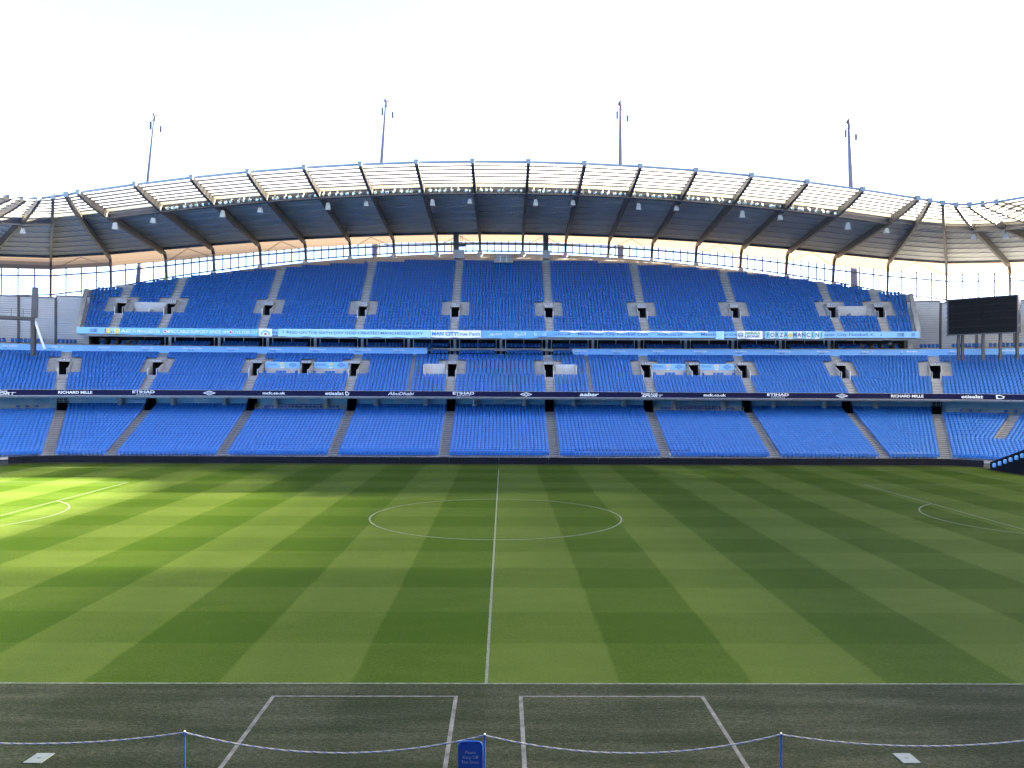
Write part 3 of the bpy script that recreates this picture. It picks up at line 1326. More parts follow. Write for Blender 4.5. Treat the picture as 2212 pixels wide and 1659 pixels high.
def u_at_px(xfull, r, z):
    """u on the curve at depth r that the lens sees at this horizontal place (used once, to read positions off the photograph)"""
    F, cx, cy = 1790.0, 0.52, -60.9
    yaw = math.radians(0.58)
    lo, hi = -80.0, 80.0
    for _ in range(40):
        m = (lo + hi) / 2
        x, y = P(m, r)
        dx, dy = x - cx, y - cy
        xc = dx * math.cos(yaw) - dy * math.sin(yaw)
        d = dx * math.sin(yaw) + dy * math.cos(yaw)
        if (1106 + F * xc / d) * 4096 / 2212 < xfull:
            lo = m
        else:
            hi = m
    return lo


RPX = [5, 301, 574, 838, 1096, 1350, 1603, 1855, 2105, 2355, 2606, 2857, 3111, 3368, 3630, 3913]
for (u, body, kind), px in zip(RIB, RPX):
    u = round(u_at_px(px, 13.0, 8.3), 1)
    r = 12.985
    if kind == 'd':
        diamond(u, r, ZR, 1.75, 0.62, M_WHITE, ribbon)
        continue
    if kind == 'air':
        put_text('lettering', body, 0.50, M_WHITE, ribbon, on_curve(u, r, ZR + 0.10), 0.012, 0, 1.35, 3.0)
        put_text('small_lettering', 'A I R W A Y S', 0.2, M_WHITE, ribbon, on_curve(u, r, ZR - 0.21), 0.006, 0, 1.2, 1.9)
    elif kind == 'sport':
        put_text('small_lettering', body, 0.34, M_WHITE, ribbon, on_curve(u - 0.3, r, ZR + 0.17), 0.006, 0, 1.2, 2.4)
        put_text('lettering', 'SPORT', 0.46, M_WHITE, ribbon, on_curve(u, r, ZR - 0.16), 0.012, 0.25, 1.4, 3.0)
    elif kind == 'e':
        put_text('lettering', body, 0.62, M_WHITE, ribbon, on_curve(u - 0.4, r, ZR), 0.014, 0, 1.0, 2.6)
        q = MB()
        sh = [(-0.25, -0.24), (-0.29, 0.24), (-0.06, 0.30), (0.27, 0.06), (0.20, -0.18), (0.0, -0.27)]
        for k in range(6):
            (x0, y0), (x1, y1) = sh[k], sh[(k + 1) % 6]
            pts = [(x0, y0), (x1, y1), (x1 * 0.62, y1 * 0.62), (x0 * 0.62, y0 * 0.62)]
            q.quad(*[V(u + 1.35 + x, r - 0.004, ZR + y) for x, y in pts])
        q.build('swirl_logo', M_WHITE, ribbon)
    elif kind == 'script':
        put_text('lettering', body, 0.62, M_WHITE, ribbon, on_curve(u, r, ZR), 0.004, 0.3, 1.2, 3.7)
    elif kind == 'it':
        put_text('lettering', body, 0.70, M_WHITE, ribbon, on_curve(u, r, ZR), 0.018, 0.2, 1.2, 2.7)
    else:
        put_text('lettering', body, 0.50, M_WHITE, ribbon, on_curve(u, r, ZR), 0.014, 0, 1.2, 4.3 if 'RICH' in body else 3.1)

# pale blue balcony band with names of past players
NAMES_L = [(40, 'Roy Clarke', '1947-58'), (228, 'Colin Bell', '1966-79'), (412, 'Paul Power', '1973-86'), (590, 'Mark Lillis', '1985-86'), (770, 'Mike Summerbee', '1965-75'),
           (932, 'Frank Swift', '1933-49'), (1099, 'Fred Tilson', '1928-38'), (1270, 'Eric Westwood', '1937-53'), (1440, 'Bert Trautmann OBE', '1949-64'), (1596, 'Neil Young', '1961-72')]
NAMES_R = [(2316, 'Tony Book MBE', '1966-74'), (2472, 'Tony Towers', '1969-74'), (2634, 'Eric Brook', '1928-39'), (2801, 'Joe Corrigan', '1967-83'), (2962, 'Sam Barkas', '1934-47'),
           (3132, 'Peter Doherty', '1936-45'), (3292, 'Mike Doyle', '1965-78'), (3468, 'Francis Lee', '1967-74'), (3636, 'Billy Meredith', '1894-21'), (3826, 'Alan Oakes', '1959-76'), (4030, 'Willie Donachie', '1970-80')]
for nm, u0, u1, lst, lab in (('balcony_band', -64.0, -10.85, NAMES_L, 'pale blue balcony band above the middle tier, left of the directors seats'),
                             ('balcony_band', 10.75, 64.0, NAMES_R, 'pale blue balcony band above the middle tier, right of the directors seats')):
    t = thing(nm, lab, 'balcony band', tuple(V((u0 + u1) / 2, 26.0, 14.25)))
    q = MB()
    curved_box(q, u0, u1, 25.95, 26.15, 14.25, 15.32)
    q.build('panel', M_SKYB, t)
    q = MB()
    us = span(u0, u1, 2.5)
    for ua, ub in zip(us[:-1], us[1:]):
        q.bar(V(ua, 26.15, 15.42), V(ub, 26.15, 15.42), 0.05, 0.05)
    for ua in us:
        q.bar(V(ua, 26.15, 15.3), V(ua, 26.15, 15.42), 0.04, 0.04)
    q.build('rail', M_RAILY, t)
    for px, a, b in lst:
        u = u_at_px(px, 25.95, 14.9)
        put_text('name', a, 0.36, M_WHITE, t, on_curve(u, 25.93, 15.0), 0.006, 0, 1.1)
        put_text('years', b, 0.26, M_NAVYP, t, on_curve(u - 0.3, 25.93, 14.68), 0.004, 0, 1.1)

# upper fascia board with printed words
fascia = thing('fascia_board', 'pale blue fascia board with navy club lettering along the upper tier front', 'fascia board', (0, YF + 22, 16.8))
q = MB()
curved_box(q, -55.35, 55.35, 21.78, 21.98, 16.88, 17.82)
q.build('panel', M_SKYB, fascia)
q = MB()
curved_box(q, -55.35, 55.35, 21.72, 21.98, 16.80, 16.875)
q.build('bottom_trim', M_STEEL, fascia)
RF = 21.765
for px, s, wd in ((2450, 'Manchester City Football Club', 10.6), (2680, 'mcfc.co.uk', 3.9), (2945, 'Manchester City Football Club', 10.6),
                  (3376, 'Manchester City Football Club', 10.6), (2230, 'mcfc.co.uk', 3.9), (1100, 'Manchester City Football Club', 10.6)):
    put_text('lettering', s, 0.55, M_NAVYP, fascia, on_curve(u_at_px(px, RF, 17.3), RF, 17.35), 0.008, 0, 1.15, wd)
for px in (345, 385, 3575, 3615):
    u = u_at_px(px, RF, 17.3)
    q = MB()
    for k in range(10):
        a0, a1 = 2 * math.pi * k / 10, 2 * math.pi * (k + 1) / 10
        q.quad(*[V(u_off(u, rad * math.cos(a), RF), RF, 17.35 + rad * math.sin(a)) for rad, a in ((0.30, a0), (0.30, a1), (0.17, a1), (0.17, a0))])
    q.build('round_logo', M_NAVYP, fascia)
    q = MB()
    for dz in (0.16, -0.02, -0.2):
        q.quad(*[V(u_off(u, x, RF), RF, 17.35 + dz + zc) for x, zc in ((0.45, -0.05), (1.5, -0.05), (1.5, 0.05), (0.45, 0.05))])
    q.build('small_print', M_NAVYP, fascia)


def cloth(name, label, px0, px1, z0, z1, m, r=21.62, sag=0.03, amp=0.035, curl=None):
    """banner hung over the fascia: rippled sheet with thickness"""
    u0, u1 = u_at_px(px0, r, 17.3), u_at_px(px1, r, 17.3)
    nu, nz = max(6, int((u1 - u0) / 0.22)), 6
    ph = random.random() * 6
    top, bot = [], []
    q = MB()

    def rip(u, k):
        return amp * (math.sin(u * 5.1 + ph) * 0.5 + math.sin(u * 11.3 + ph * 2 + k) * 0.3 + math.sin(u * 2.3) * 0.6) * (0.4 + 0.6 * k / nz)
    for layer in (0.0, 0.015):
        for i in range(nu + 1):
            u = u0 + (u1 - u0) * i / nu
            for k in range(nz + 1):
                z = z1 + (z0 - z1) * k / nz
                z += 0.02 * math.sin(u * 3.7 + ph) * k / nz + sag * math.sin(u * 1.9 + ph) * (k / nz)
                if curl:
                    z += curl((i / nu), k / nz)
                q.v.append(tuple(V(u, r + layer + rip(u, k), z)))
    st = nz + 1
    half = (nu + 1) * st
    for i in range(nu):
        for k in range(nz):
            a = i * st + k
            q.f.append((a, a + 1, a + st + 1, a + st))
            b = a + half
            q.f.append((b, b + st, b + st + 1, b + 1))
    for i in range(nu):
        for k in (0, nz):
            a = i * st + k
            q.f.append((a, a + st, a + st + half, a + half))
    for k in range(nz):
        for i in (0, nu):
            a = i * st + k
            q.f.append((a, a + 1, a + 1 + half, a + half))
    t = thing(name, label, 'banner', tuple(V((u0 + u1) / 2, r, z0)), 'supporter banners hung on the upper fascia')
    s = q.build('cloth', m, t)
    for p in s.data.polygons:
        p.use_smooth = True

    def on_cloth(px, zc):
        uc = u_at_px(px, r, 17.3)

        def f(x, y, z):
            u = uc + x / (1 + K * r)
            k = nz * (z1 - (zc + y)) / (z1 - z0)
            return V(u, r + rip(u, k) - 0.035 - z, zc + y)
        return f
    return t, on_cloth


M_B1 = mat('banner_sky_blue', (0.16, 0.45, 0.78), 0.8)
M_B2 = mat('banner_pale_blue', (0.36, 0.62, 0.85), 0.8)
M_B3 = mat('banner_white', (0.74, 0.78, 0.86), 0.8)
M_B4 = mat('banner_mid_blue', (0.14, 0.36, 0.74), 0.8)
M_YEL = mat('banner_yellow', (0.72, 0.55, 0.10), 0.8)
t, oc = cloth('banner', 'small pale and yellow flag banner at the left end of the fascia', 425, 478, 16.85, 17.78, M_B2)
q = MB()
for px0, px1 in ((424, 440), (462, 474)):
    ua, ub = u_at_px(px0, 21.55, 17), u_at_px(px1, 21.55, 17)
    q.quad(V(ua, 21.54, 16.95), V(ub, 21.54, 16.95), V(ub, 21.54, 17.72), V(ua, 21.54, 17.72))
q.build('yellow_stripe', M_YEL, t)
put_text('lettering', 'CITY', 0.32, M_NAVYP, t, oc(450, 17.12), 0.004)
t, oc = cloth('banner', 'sky blue banner lettered in white hand lettering about the city and support', 478, 1032, 16.78, 17.80, M_B1)
for px, s, wd in ((562, 'MADE IN MANCHESTER', 5.4), (790, 'IMPECCABLE SUPPORT SINCE 1894', 9.4), (985, 'LIVE FOR CITY', 3.9)):
    put_text('lettering', s, 0.66, M_WHITE, t, oc(px, 17.28), 0.004, 0.08, 0.8, wd)
for px in (659, 921):
    u = u_at_px(px, 21.5, 17.3)
    q = MB()
    for j, (rad, mm) in enumerate(((0.26, M_WHITE), (0.17, M_RED))):
        q = MB()
        q.v += [tuple(V(u + rad * math.cos(2 * math.pi * k / 14), 21.53 - 0.012 * j, 17.28 + rad * math.sin(2 * math.pi * k / 14))) for k in range(14)]
        q.f.append(tuple(range(14)))
        q.build('crest', mm, t)
t, oc = cloth('banner', 'round white and blue club badge flag beside the pale blue banner', 1034, 1088, 16.72, 17.85, M_B3, r=21.5)
u = u_at_px(1061, 21.4, 17.3)
for j, (rad, mm) in enumerate(((0.66, M_B1), (0.46, M_B3))):
    q = MB()
    q.v += [tuple(V(u + rad * math.cos(math.pi * k / 14), 21.40 - 0.02 * j, 16.95 + rad * math.sin(math.pi * k / 14))) for k in range(15)]
    q.f.append(tuple(range(15)))
    q.build('badge', mm, t)
q = MB()
q.quad(*[V(u + x, 21.35, 16.95 + zc) for x, zc in ((-0.2, 0), (0.16, 0), (0.2, 0.26), (-0.16, 0.2))])
q.build('red_rose', M_RED, t)
t, oc = cloth('banner', 'long pale blue banner with navy capitals about the sixth day', 1112, 1724, 16.70, 17.86, M_B2, sag=0.05)
put_text('lettering', 'AND ON THE SIXTH DAY GOD CREATED MANCHESTER CITY', 0.55, M_NAVYP, t, oc(1420, 17.32), 0.002, 0, 1.0, 20.4)
put_text('lettering', 'I  I', 0.6, M_NAVYP, t, oc(1140, 17.4), 0.01, 0, 1.2)
t, oc = cloth('banner', 'white banner with large blue lettering ending True Faith', 1722, 1924, 16.72, 17.82, M_B3, r=21.5)
put_text('lettering', 'MAN CITY', 0.78, mat('print_blue', (0.05, 0.22, 0.62), 0.6), t, oc(1776, 17.28), 0.03, 0.08, 1.0, 3.9)
put_text('lettering', 'True Faith', 0.72, MATS['print_blue'], t, oc(1872, 17.28), 0.008, 0, 1.0, 3.6)
t, oc = cloth('banner', 'mid blue banner with white Arabic script sliding off at its right', 1924, 2240, 16.70, 17.84, M_B4,
              curl=lambda s, k: 0.75 * max(0, s - 0.66) / 0.34 * k)
AR = '\uFEAD\uFEEE\uFEBC\uFEE8\uFEE3'          # mansour, presentation forms, visual order
AR2 = '\uFEA6\uFEF4\uFEB8\uFEDF\uFE8D'
AR3 = '\uFE8E\uFEF3'
AR4 = '\uFEDA'
for px, s in ((1982, AR), (2080, AR2), (2140, AR3), (2176, AR4)):
    put_text('arabic_lettering', s, 0.74, M_WHITE, t, oc(px, 17.36), 0.004)
t, oc = cloth('banner', 'white rolled cloth strip lying along the top of the fascia', 2235, 2830, 17.62, 17.86, M_B3, amp=0.05, sag=0.08)
t, oc = cloth('banner', 'crumpled pale blue rag hanging over the club lettering', 2862, 2896, 16.62, 17.84, M_B2, amp=0.09)
t, oc = cloth('banner', 'white banner with green and navy country name and badge', 2948, 3050, 16.72, 17.86, M_B3, r=21.5, sag=0.05)
put_text('lettering', 'SIERRA', 0.46, M_GREENP, t, oc(3008, 17.52), 0.014, 0.15, 1.15, 2.3)
put_text('lettering', 'LEONE', 0.46, M_NAVYP, t, oc(3006, 17.06), 0.014, 0.15, 1.15, 2.2)
u = u_at_px(2962, 21.4, 17.3)
q = MB()
for k in range(14):
    a0, a1 = 2 * math.pi * k / 14, 2 * math.pi * (k + 1) / 14
    q.quad(*[V(u + rad * math.cos(a), 21.43, 17.28 + rad * math.sin(a)) for rad, a in ((0.36, a0), (0.36, a1), (0.26, a1), (0.26, a0))])
q.quad(*[V(u + x, 21.43, 17.28 + zc) for x, zc in ((-0.22, -0.1), (0.22, -0.1), (0.16, 0.05), (-0.16, 0.05))])
q.build('badge', M_NAVYP, t)
t, oc = cloth('banner', 'banner of alternating white and teal squares spelling a two-word cheer', 3060, 3296, 16.75, 17.84, M_B3, r=21.55, amp=0.015)
letters = 'FORZA MANCINI'
for k, ch in enumerate(letters):
    px = 3071 + k * (3286 - 3071) / 12.0
    if ch == ' ':
        u = u_at_px(px, 21.4, 17.3)
        q = MB()
        q.v += [tuple(V(u + 0.3 * math.cos(2 * math.pi * j / 12), 21.48, 17.28 + 0.34 * math.sin(2 * math.pi * j / 12))) for j in range(12)]
        q.f.append(tuple(range(12)))
        q.build('emblem', M_GOLD, t)
        continue
    if k % 2 == 0:
        ua, ub = u_at_px(px - 8.5, 21.5, 17), u_at_px(px + 8.5, 21.5, 17)
        q = MB()
        q.quad(V(ua, 21.49, 16.79), V(ub, 21.49, 16.79), V(ub, 21.49, 17.80), V(ua, 21.49, 17.80))
        q.build('coloured_square', M_TEALP, t)
    put_text('letter', ch, 0.92, M_NAVYP, t, on_curve(u_at_px(px, 21.45, 17.3), 21.465, 17.28), 0.02, 0, 0.85)

# blue boards behind the wheelchair platforms
for u0, u1 in PLATS:
    T = TIERS['mid']
    r = rr(T, 11) - 0.02
    left = u0 < 0
    pos = {True: {True: 'leftmost', False: 'second from the left'}, False: {True: 'second from the right', False: 'rightmost'}}
    outer = (abs(u0 + u1) / 2 > 27.85)
    lab = {(True, True): 'leftmost', (True, False): 'second from left', (False, False): 'third from left', (False, True): 'rightmost'}[(left, outer)]
    t = thing('sponsor_board', 'pale blue sponsor board behind a platform, %s of four' % lab, 'sponsor board', tuple(V((u0 + u1) / 2, r, zz(T, 7) + 0.8)), 'sponsor boards in the middle tier')
    q = MB()
    curved_box(q, u0 + 0.02, u1 - 0.02, r - 0.06, r - 0.004, 12.02, 12.92)
    q.build('panel', M_SKYB, t)
    um = (u0 + u1) / 2
    zc = 12.48
    put_text('lettering', 'ETIHAD', 0.40, M_NAVYP, t, on_curve(um - 1.45, r - 0.07, zc + 0.05), 0.004, 0, 1.3, 1.45)
    q = MB()
    out = [(-0.26, 0.36), (0.26, 0.36), (0.30, -0.05), (0.0, -0.30), (-0.30, -0.05)]
    q.v += [tuple(V(um - 0.05 + x, r - 0.072, zc + y)) for x, y in out]
    q.f.append(tuple(range(5)))
    cr = q.build('crest', M_GOLD, t)
    q = MB()
    q.quad(*[V(um - 0.05 + x, r - 0.082, zc + y) for x, y in ((-0.12, -0.1), (0.12, -0.1), (0.12, 0.12), (-0.12, 0.12))])
    q.build('crest_shield', M_B1, cr)
    q = MB()
    q.quad(*[V(um - 0.05 + x, r - 0.082, zc + y) for x, y in ((-0.26, -0.45), (0.26, -0.45), (0.26, -0.32), (-0.26, -0.32))])
    q.build('crest_ribbon', M_WHITE, cr)
    diamond(um + 1.45, r - 0.066, zc, 1.25, 0.68, M_NAVYP, t)

# ------------------------------------------------------------------ roof
roof = thing('stadium_roof', 'sweeping cantilevered roof with dark ribs over the far stand', 'roof', (0, YF + 46, 33))


def zf(u):
    a = abs(u)
    if a <= L:
        return 37.7 - 4.2 * (a / L) ** 2
    j = (a - L) / 1.57
    return max(32.4, 33.5 - 0.33 * j)


def zb(u):
    a = abs(u)
    if a <= L:
        return 36.5 - 4.0 * (a / L) ** 2
    j = (a - L) / 1.57
    if j < 2:
        return 32.5 - 1.0 * j
    return max(29.8, 30.5 - 0.35 * (j - 2))


RK = 43.0     # deck ends here; then the cream skirt
RT = 10.6     # clear strip ends here


def skd(u):
    """the skirt hangs deeper towards the corners"""
    return 1.0 + 0.9 * min(1.0, (abs(u) / 52.5) ** 2)


def zr(u, r):
    return zf(u) + (zb(u) - zf(u)) * r / RK


RIBS = [-52.5 + 7 * k for k in range(16)]
for j in range(1, 7):
    RIBS += [52.5 + 1.57 * j, -52.5 - 1.57 * j]
RIBS += [66.5, -66.5, 71.3, -71.3]
RIBS.sort()


def rib_profile(u):
    top = [(-0.5, 0.12), (RT, 0.10), (RK - 1, 0.05)]
    return top


for u in RIBS:
    corner = abs(u) > L + 0.1
    q = MB()
    wd = 0.40 if not corner else 0.36
    pts_top = []
    pts_bot = []
    for r, dz, dep in ((-0.4, 0.02, 0.55), (4, 0.0, 0.85), (RT, 0.0, 1.05), (25, -0.02, 1.05), (38, -0.02, 0.95), (RK - 0.8, -0.05, 0.95),
                       (RK + 1.4, -0.45, 0.70), (45.2, -1.1, 0.55)):
        p = R(u, r, zr(u, min(r, RK)) + dz - 0.06)
        pts_top.append(p)
        if r < RK:
            pts_bot.append(p - Vector((0, 0, dep)))
        else:
            b = R(u, r - dep, zr(u, RK) + dz - 0.06 - dep * 0.5)
            pts_bot.append(b)
    pts_top.append(R(u, 46.0, zpin(u) + 0.05))
    pts_bot.append(R(u, 45.45, zpin(u) + 0.05))
    d = (R(u + 0.1, 20, 0) - R(u - 0.1, 20, 0)).normalized()
    for k in range(len(pts_top) - 1):
        a, b = pts_bot[k], pts_bot[k + 1]
        c, e = pts_top[k], pts_top[k + 1]
        q.hexa([a - d * wd / 2, a + d * wd / 2, b + d * wd / 2, b - d * wd / 2, c - d * wd / 2, c + d * wd / 2, e + d * wd / 2, e - d * wd / 2])
    rb = q.build('rafter', M_RAFT, roof)
    q = MB()
    p = R(u, -0.55, zr(u, 0) - 0.22)
    q.box(p, (0.50, 0.45, 0.50), ang(u, 0, 1.55))
    q.box(p + Vector((0, 0, 0.30)), (0.62, 0.42, 0.11), ang(u, 0, 1.55))
    q.build('rafter_cap', M_CAP, rb)
    # bearing on the wall
    if abs(u) < 60:
        q = MB()
        pz = zpin(u)
        p = R(u, 45.0, 0)
        q.tube([(p.x, p.y, pz - 1.7), (p.x, p.y, pz - 0.75), (p.x, p.y, pz - 0.2), (p.x, p.y, pz + 0.22)], [0.2, 0.5, 0.55, 0.3], 10)
        q.build('bearing', M_PALE, rb)


def bay_sheet(name, u0, u1, r0, r1, m, dz=0.0, nr=6, zfun=None, uvs=False, nu=None):
    q = MB()
    nu = nu or max(2, int(abs(u1 - u0) / 1.5))
    uvl = []
    for i in range(nu + 1):
        u = u0 + (u1 - u0) * i / nu
        for k in range(nr + 1):
            r = r0 + (r1 - r0) * k / nr
            # bays are flat between rafters
            tt = i / nu
            z = (zr(u0, r) * (1 - tt) + zr(u1, r) * tt) + dz
            if zfun:
                z = zfun(u, k / nr)
            pa, pb = R(u0, r, 0), R(u1, r, 0)
            p = pa.lerp(pb, tt)
            q.v.append((p.x, p.y, z))
            uvl.append((u * (1 + K * r), r))
    for i in range(nu):
        for k in range(nr):
            a = i * (nr + 1) + k
            q.f.append((a, a + 1, a + nr + 2, a + nr + 1))
    o = q.build(name, m, roof)
    if uvs:
        ul = o.data.uv_layers.new(name='UVMap')
        for p in o.data.polygons:
            for li in p.loop_indices:
                ul.data[li].uv = uvl[o.data.loops[li].vertex_index]
    return o


M_PURL = mat('purlin_steel', (0.085, 0.080, 0.085), 0.5)
M_PURD = mat('deck_purlin', (0.28, 0.30, 0.33), 0.55)
bays = list(zip(RIBS[:-1], RIBS[1:]))
lamp_bays = []
for u0, u1 in bays:
    wide = u1 - u0 > 3
    bay_sheet('clear_panel', u0, u1, 0.0, RT, M_POLY, 0.06, 4)
    bay_sheet('deck_panel', u0, u1, RT + 0.9, RK, M_DECK, 0.05, 8, uvs=True)
    # fine clear-sheet ribs and purlins
    rs = [-0.15, 1.55, 3.2, 4.85, 6.5, 8.15, 9.6]
    for k, r in enumerate(rs):
        q = MB()
        q.bar(R(u0, r, zr(u0, r) - 0.12), R(u1, r, zr(u1, r) - 0.12), 0.18, 0.20 if k else 0.28)
        q.build('purlin', M_PURL if k else M_CAP, roof)
    if wide:
        q = MB()
        n = 18
        for i in range(1, n):
            u = u0 + (u1 - u0) * i / n
            tt = i / n
            a = R(u0, 0.1, zr(u0, 0.1)).lerp(R(u1, 0.1, zr(u1, 0.1)), tt)
            b = R(u0, RT - 0.2, zr(u0, RT)).lerp(R(u1, RT - 0.2, zr(u1, RT)), tt)
            q.bar(a, b, 0.05, 0.05)
        g = q.build('sheet_ribs', M_PURL, roof)
        g['kind'] = 'stuff'
    for r in (14.5, 18.5, 22.5, 26.5, 30.5, 34.5, 38.5, 42.6):
        q = MB()
        q.bar(R(u0, r, zr(u0, r) - 0.10), R(u1, r, zr(u1, r) - 0.10), 0.10, 0.12 if r < 42 else 0.5)
        q.build('purlin', M_STEEL if r > 42 else M_PURD, roof)
    # cream fascia between the clear strip and the deck, with the lighting walkway below
    q = MB()
    q.bar(R(u0, RT, zr(u0, RT) - 0.20), R(u1, RT, zr(u1, RT) - 0.20), 0.14, 0.42)
    q.build('fascia_beam', M_CREAM, roof)
    if abs((u0 + u1) / 2) < L or abs((u0 + u1) / 2) > L + 3.2:
        q = MB()
        for dz in (-0.46, -1.20):
            q.bar(R(u0, RT + 0.7, zr(u0, RT + .7) + dz), R(u1, RT + 0.7, zr(u1, RT + .7) + dz), 0.9 if dz < -1 else 0.1, 0.09)
        q.bar(R(u0, RT + 1.2, zr(u0, RT + 1.2) - 0.80), R(u1, RT + 1.2, zr(u1, RT + 1.2) - 0.80), 0.05, 0.78)
        q.build('lighting_walkway', M_STEEL, roof)
        if wide:
            lamp_bays.append((u0, u1))
    # cream translucent skirt curving down behind the deck
    q = MB()
    nn = 5
    sk = []
    for k in range(nn + 1):
        a = k / nn
        sk.append((RK - 0.3 + 3.75 * math.sin(a * 1.25), -0.0 - 0.85 * a * a - 0.10 * a))
    nu = 4 if wide else 1
    for i in range(nu + 1):
        tt = i / nu
        for r, dz in sk:
            pa = R(u0, r, zb(u0) + dz * skd(u0) + 0.03)
            pb = R(u1, r, zb(u1) + dz * skd(u1) + 0.03)
            q.v.append(tuple(pa.lerp(pb, tt)))
    for i in range(nu):
        for k in range(nn):
            a = i * (nn + 1) + k
            q.f.append((a, a + 1, a + nn + 2, a + nn + 1))
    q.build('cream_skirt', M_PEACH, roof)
    q = MB()
    q.quad(R(u0, 46.35, zb(u0) - 1.0 * skd(u0)), R(u1, 46.35, zb(u1) - 1.0 * skd(u1)), R(u1, 49.2 if abs(u1) < 50 else 54.0, zb(u1) - 0.8), R(u0, 49.2 if abs(u0) < 50 else 54.0, zb(u0) - 0.8))
    q.build('sun_blocking_eaves', M_STEEL, roof)  # overhang added outside the gap to block low sun
    # glazed gap under the skirt: rails, mullions, cables, braces
    n = 6 if wide else 4

    def gp(tt, f, r=46.2):
        """f 0 at the wall, 1 under the skirt"""
        pa = R(u0, r, zpin(u0) + 0.35 + (zb(u0) - 0.95 * skd(u0) - zpin(u0) - 0.35) * f)
        pb = R(u1, r, zpin(u1) + 0.35 + (zb(u1) - 0.95 * skd(u1) - zpin(u1) - 0.35) * f)
        return pa.lerp(pb, tt)
    q = MB()
    q.quad(gp(0, -0.10, 46.3), gp(1, -0.10, 46.3), gp(1, 1.03, 46.3), gp(0, 1.03, 46.3))
    q.build('glazing_pane', M_GLASS, roof)
    for f, hh in ((0.06, 0.22), (0.76, 0.24)):
        q = MB()
        q.bar(gp(0, f), gp(1, f), 0.12, hh)
        q.build('glazing_rail', M_STEEL, roof)
    for i in range(1, n):
        q = MB()
        q.bar(gp(i / n, -0.08), gp(i / n, 1.04), 0.17, 0.12, up=(0, 1, 0))
        q.build('mullion', M_STEEL, roof)
    q = MB()
    for f in (0.2, 0.32, 0.44, 0.56, 0.68, 0.86):
        q.bar(gp(0, f), gp(1, f), 0.04, 0.05)
    q.build('cable', M_STEEL, roof)
    ib = RIBS.index(u0)
    if wide and ib % 2 == 0 or (not wide and ib % 2 == 0):
        q = MB()
        top = R((u0 + u1) / 2, RK + 0.2, zb((u0 + u1) / 2) - 0.35)
        for uu2 in (u0, u1):
            q.bar(top, R(uu2, 45.6, zb(uu2) - 2.0), 0.07, 0.07)
            q.bar(gp(0.5, 0.80, 46.1), gp(0.02 if uu2 == u0 else 0.98, 0.06, 46.1), 0.035, 0.035)
        q.build('brace', M_STEEL, roof)

# floodlights along the walkway
def lamp_mesh():
    q = MB()
    q.tube([(0, 0.30, 0.06), (0, 0.10, 0.02), (0, 0.0, 0.0)], [0.10, 0.24, 0.27], 14)
    q.box((0, 0.22, 0.25), (0.08, 0.1, 0.35))
    return q.mesh('floodlight', M_STEEL)


def lens_mesh():
    q = MB()
    n = 14
    q.v.append((0, -0.10, -0.02))
    for ring, (rad, y) in enumerate(((0.14, -0.075), (0.25, -0.012))):
        for k in range(n):
            a = 2 * math.pi * k / n
            q.v.append((rad * math.cos(a), y, rad * math.sin(a)))
    for k in range(n):
        k2 = (k + 1) % n
        q.f.append((0, 1 + k2, 1 + k))
        q.f.append((1 + k, 1 + k2, 1 + n + k2, 1 + n + k))
    return q.mesh('lens', mat('lamp_glass', (0.42, 0.55, 0.58), 0.08, metal=0.55))


LM, LN = lamp_mesh(), lens_mesh()
ORD = ['first', 'second', 'third', 'fourth', 'fifth', 'sixth', 'seventh', 'eighth', 'ninth', 'tenth', 'eleventh', 'twelfth', 'thirteenth', 'fourteenth', 'fifteenth']
lamp_bays = [b for b in lamp_bays if -L <= b[0] and b[1] <= L and abs(b[0] + b[1]) / 2 < 45]
for bi, (u0, u1) in enumerate(lamp_bays):
    n = 8
    for k in range(n):
        tt = (k + 0.9 + random.uniform(-0.28, 0.28)) / (n + 0.6)
        p = R(u0, RT + 0.35, zr(u0, RT) - 0.82).lerp(R(u1, RT + 0.35, zr(u1, RT) - 0.82), tt)
        o = bpy.data.objects.new('floodlight', LM)
        COL.objects.link(o)
        o.location = p
        o.rotation_euler = (math.radians(random.uniform(-4, 16)), 0, ang((u0 + u1) / 2, 10) + math.radians(random.uniform(-40, 40)))
        tag(o, 'round floodlight under the roof edge, %s of its bay, %s lamp bay from the left' % (ORD[k], ORD[bi]), 'floodlight', 'floodlights along the roof walkway')
        ln = bpy.data.objects.new('lens', LN)
        COL.objects.link(ln)
        ln.parent = o

# loudspeakers hung below the deck: read off as (pixel x, pixel y) and placed at their real distance
def speaker_mesh():
    q = MB()
    q.hexa([(-0.36, -0.30, -0.42), (0.36, -0.30, -0.42), (0.36, 0.32, -0.42), (-0.36, 0.32, -0.42),
            (-0.20, -0.22, 0.42), (0.20, -0.22, 0.42), (0.20, 0.26, 0.42), (-0.20, 0.26, 0.42)])
    return q.mesh('loudspeaker', M_SPK)


SPK = speaker_mesh()
gm = MB()
gm.box((0, 0, 0.75), (0.05, 0.05, 0.7))
GM = gm.mesh('hanger', M_STEEL)
SPX = [(88, 1), (458, 0), (610, 1), (888, 0), (1038, 1), (1309, 0), (1462, 1), (1727, 0), (1876, 1), (2139, 0), (2288, 1), (2551, 0), (2702, 1), (2966, 0), (3117, 1), (3388, 0), (3543, 1), (3891, 1), (4020, 1)]


def ur_at_px(xfull, r):
    F, cx, cy = 1790.0, 0.52, -60.9
    yaw = math.radians(0.58)
    lo, hi = -80.0, 80.0
    for _ in range(40):
        m = (lo + hi) / 2
        p = R(m, r, 0)
        dx, dy = p.x - cx, p.y - cy
        xc = dx * math.cos(yaw) - dy * math.sin(yaw)
        d = dx * math.sin(yaw) + dy * math.cos(yaw)
        if (1106 + F * xc / d) * 4096 / 2212 < xfull:
            lo = m
        else:
            hi = m
    return lo


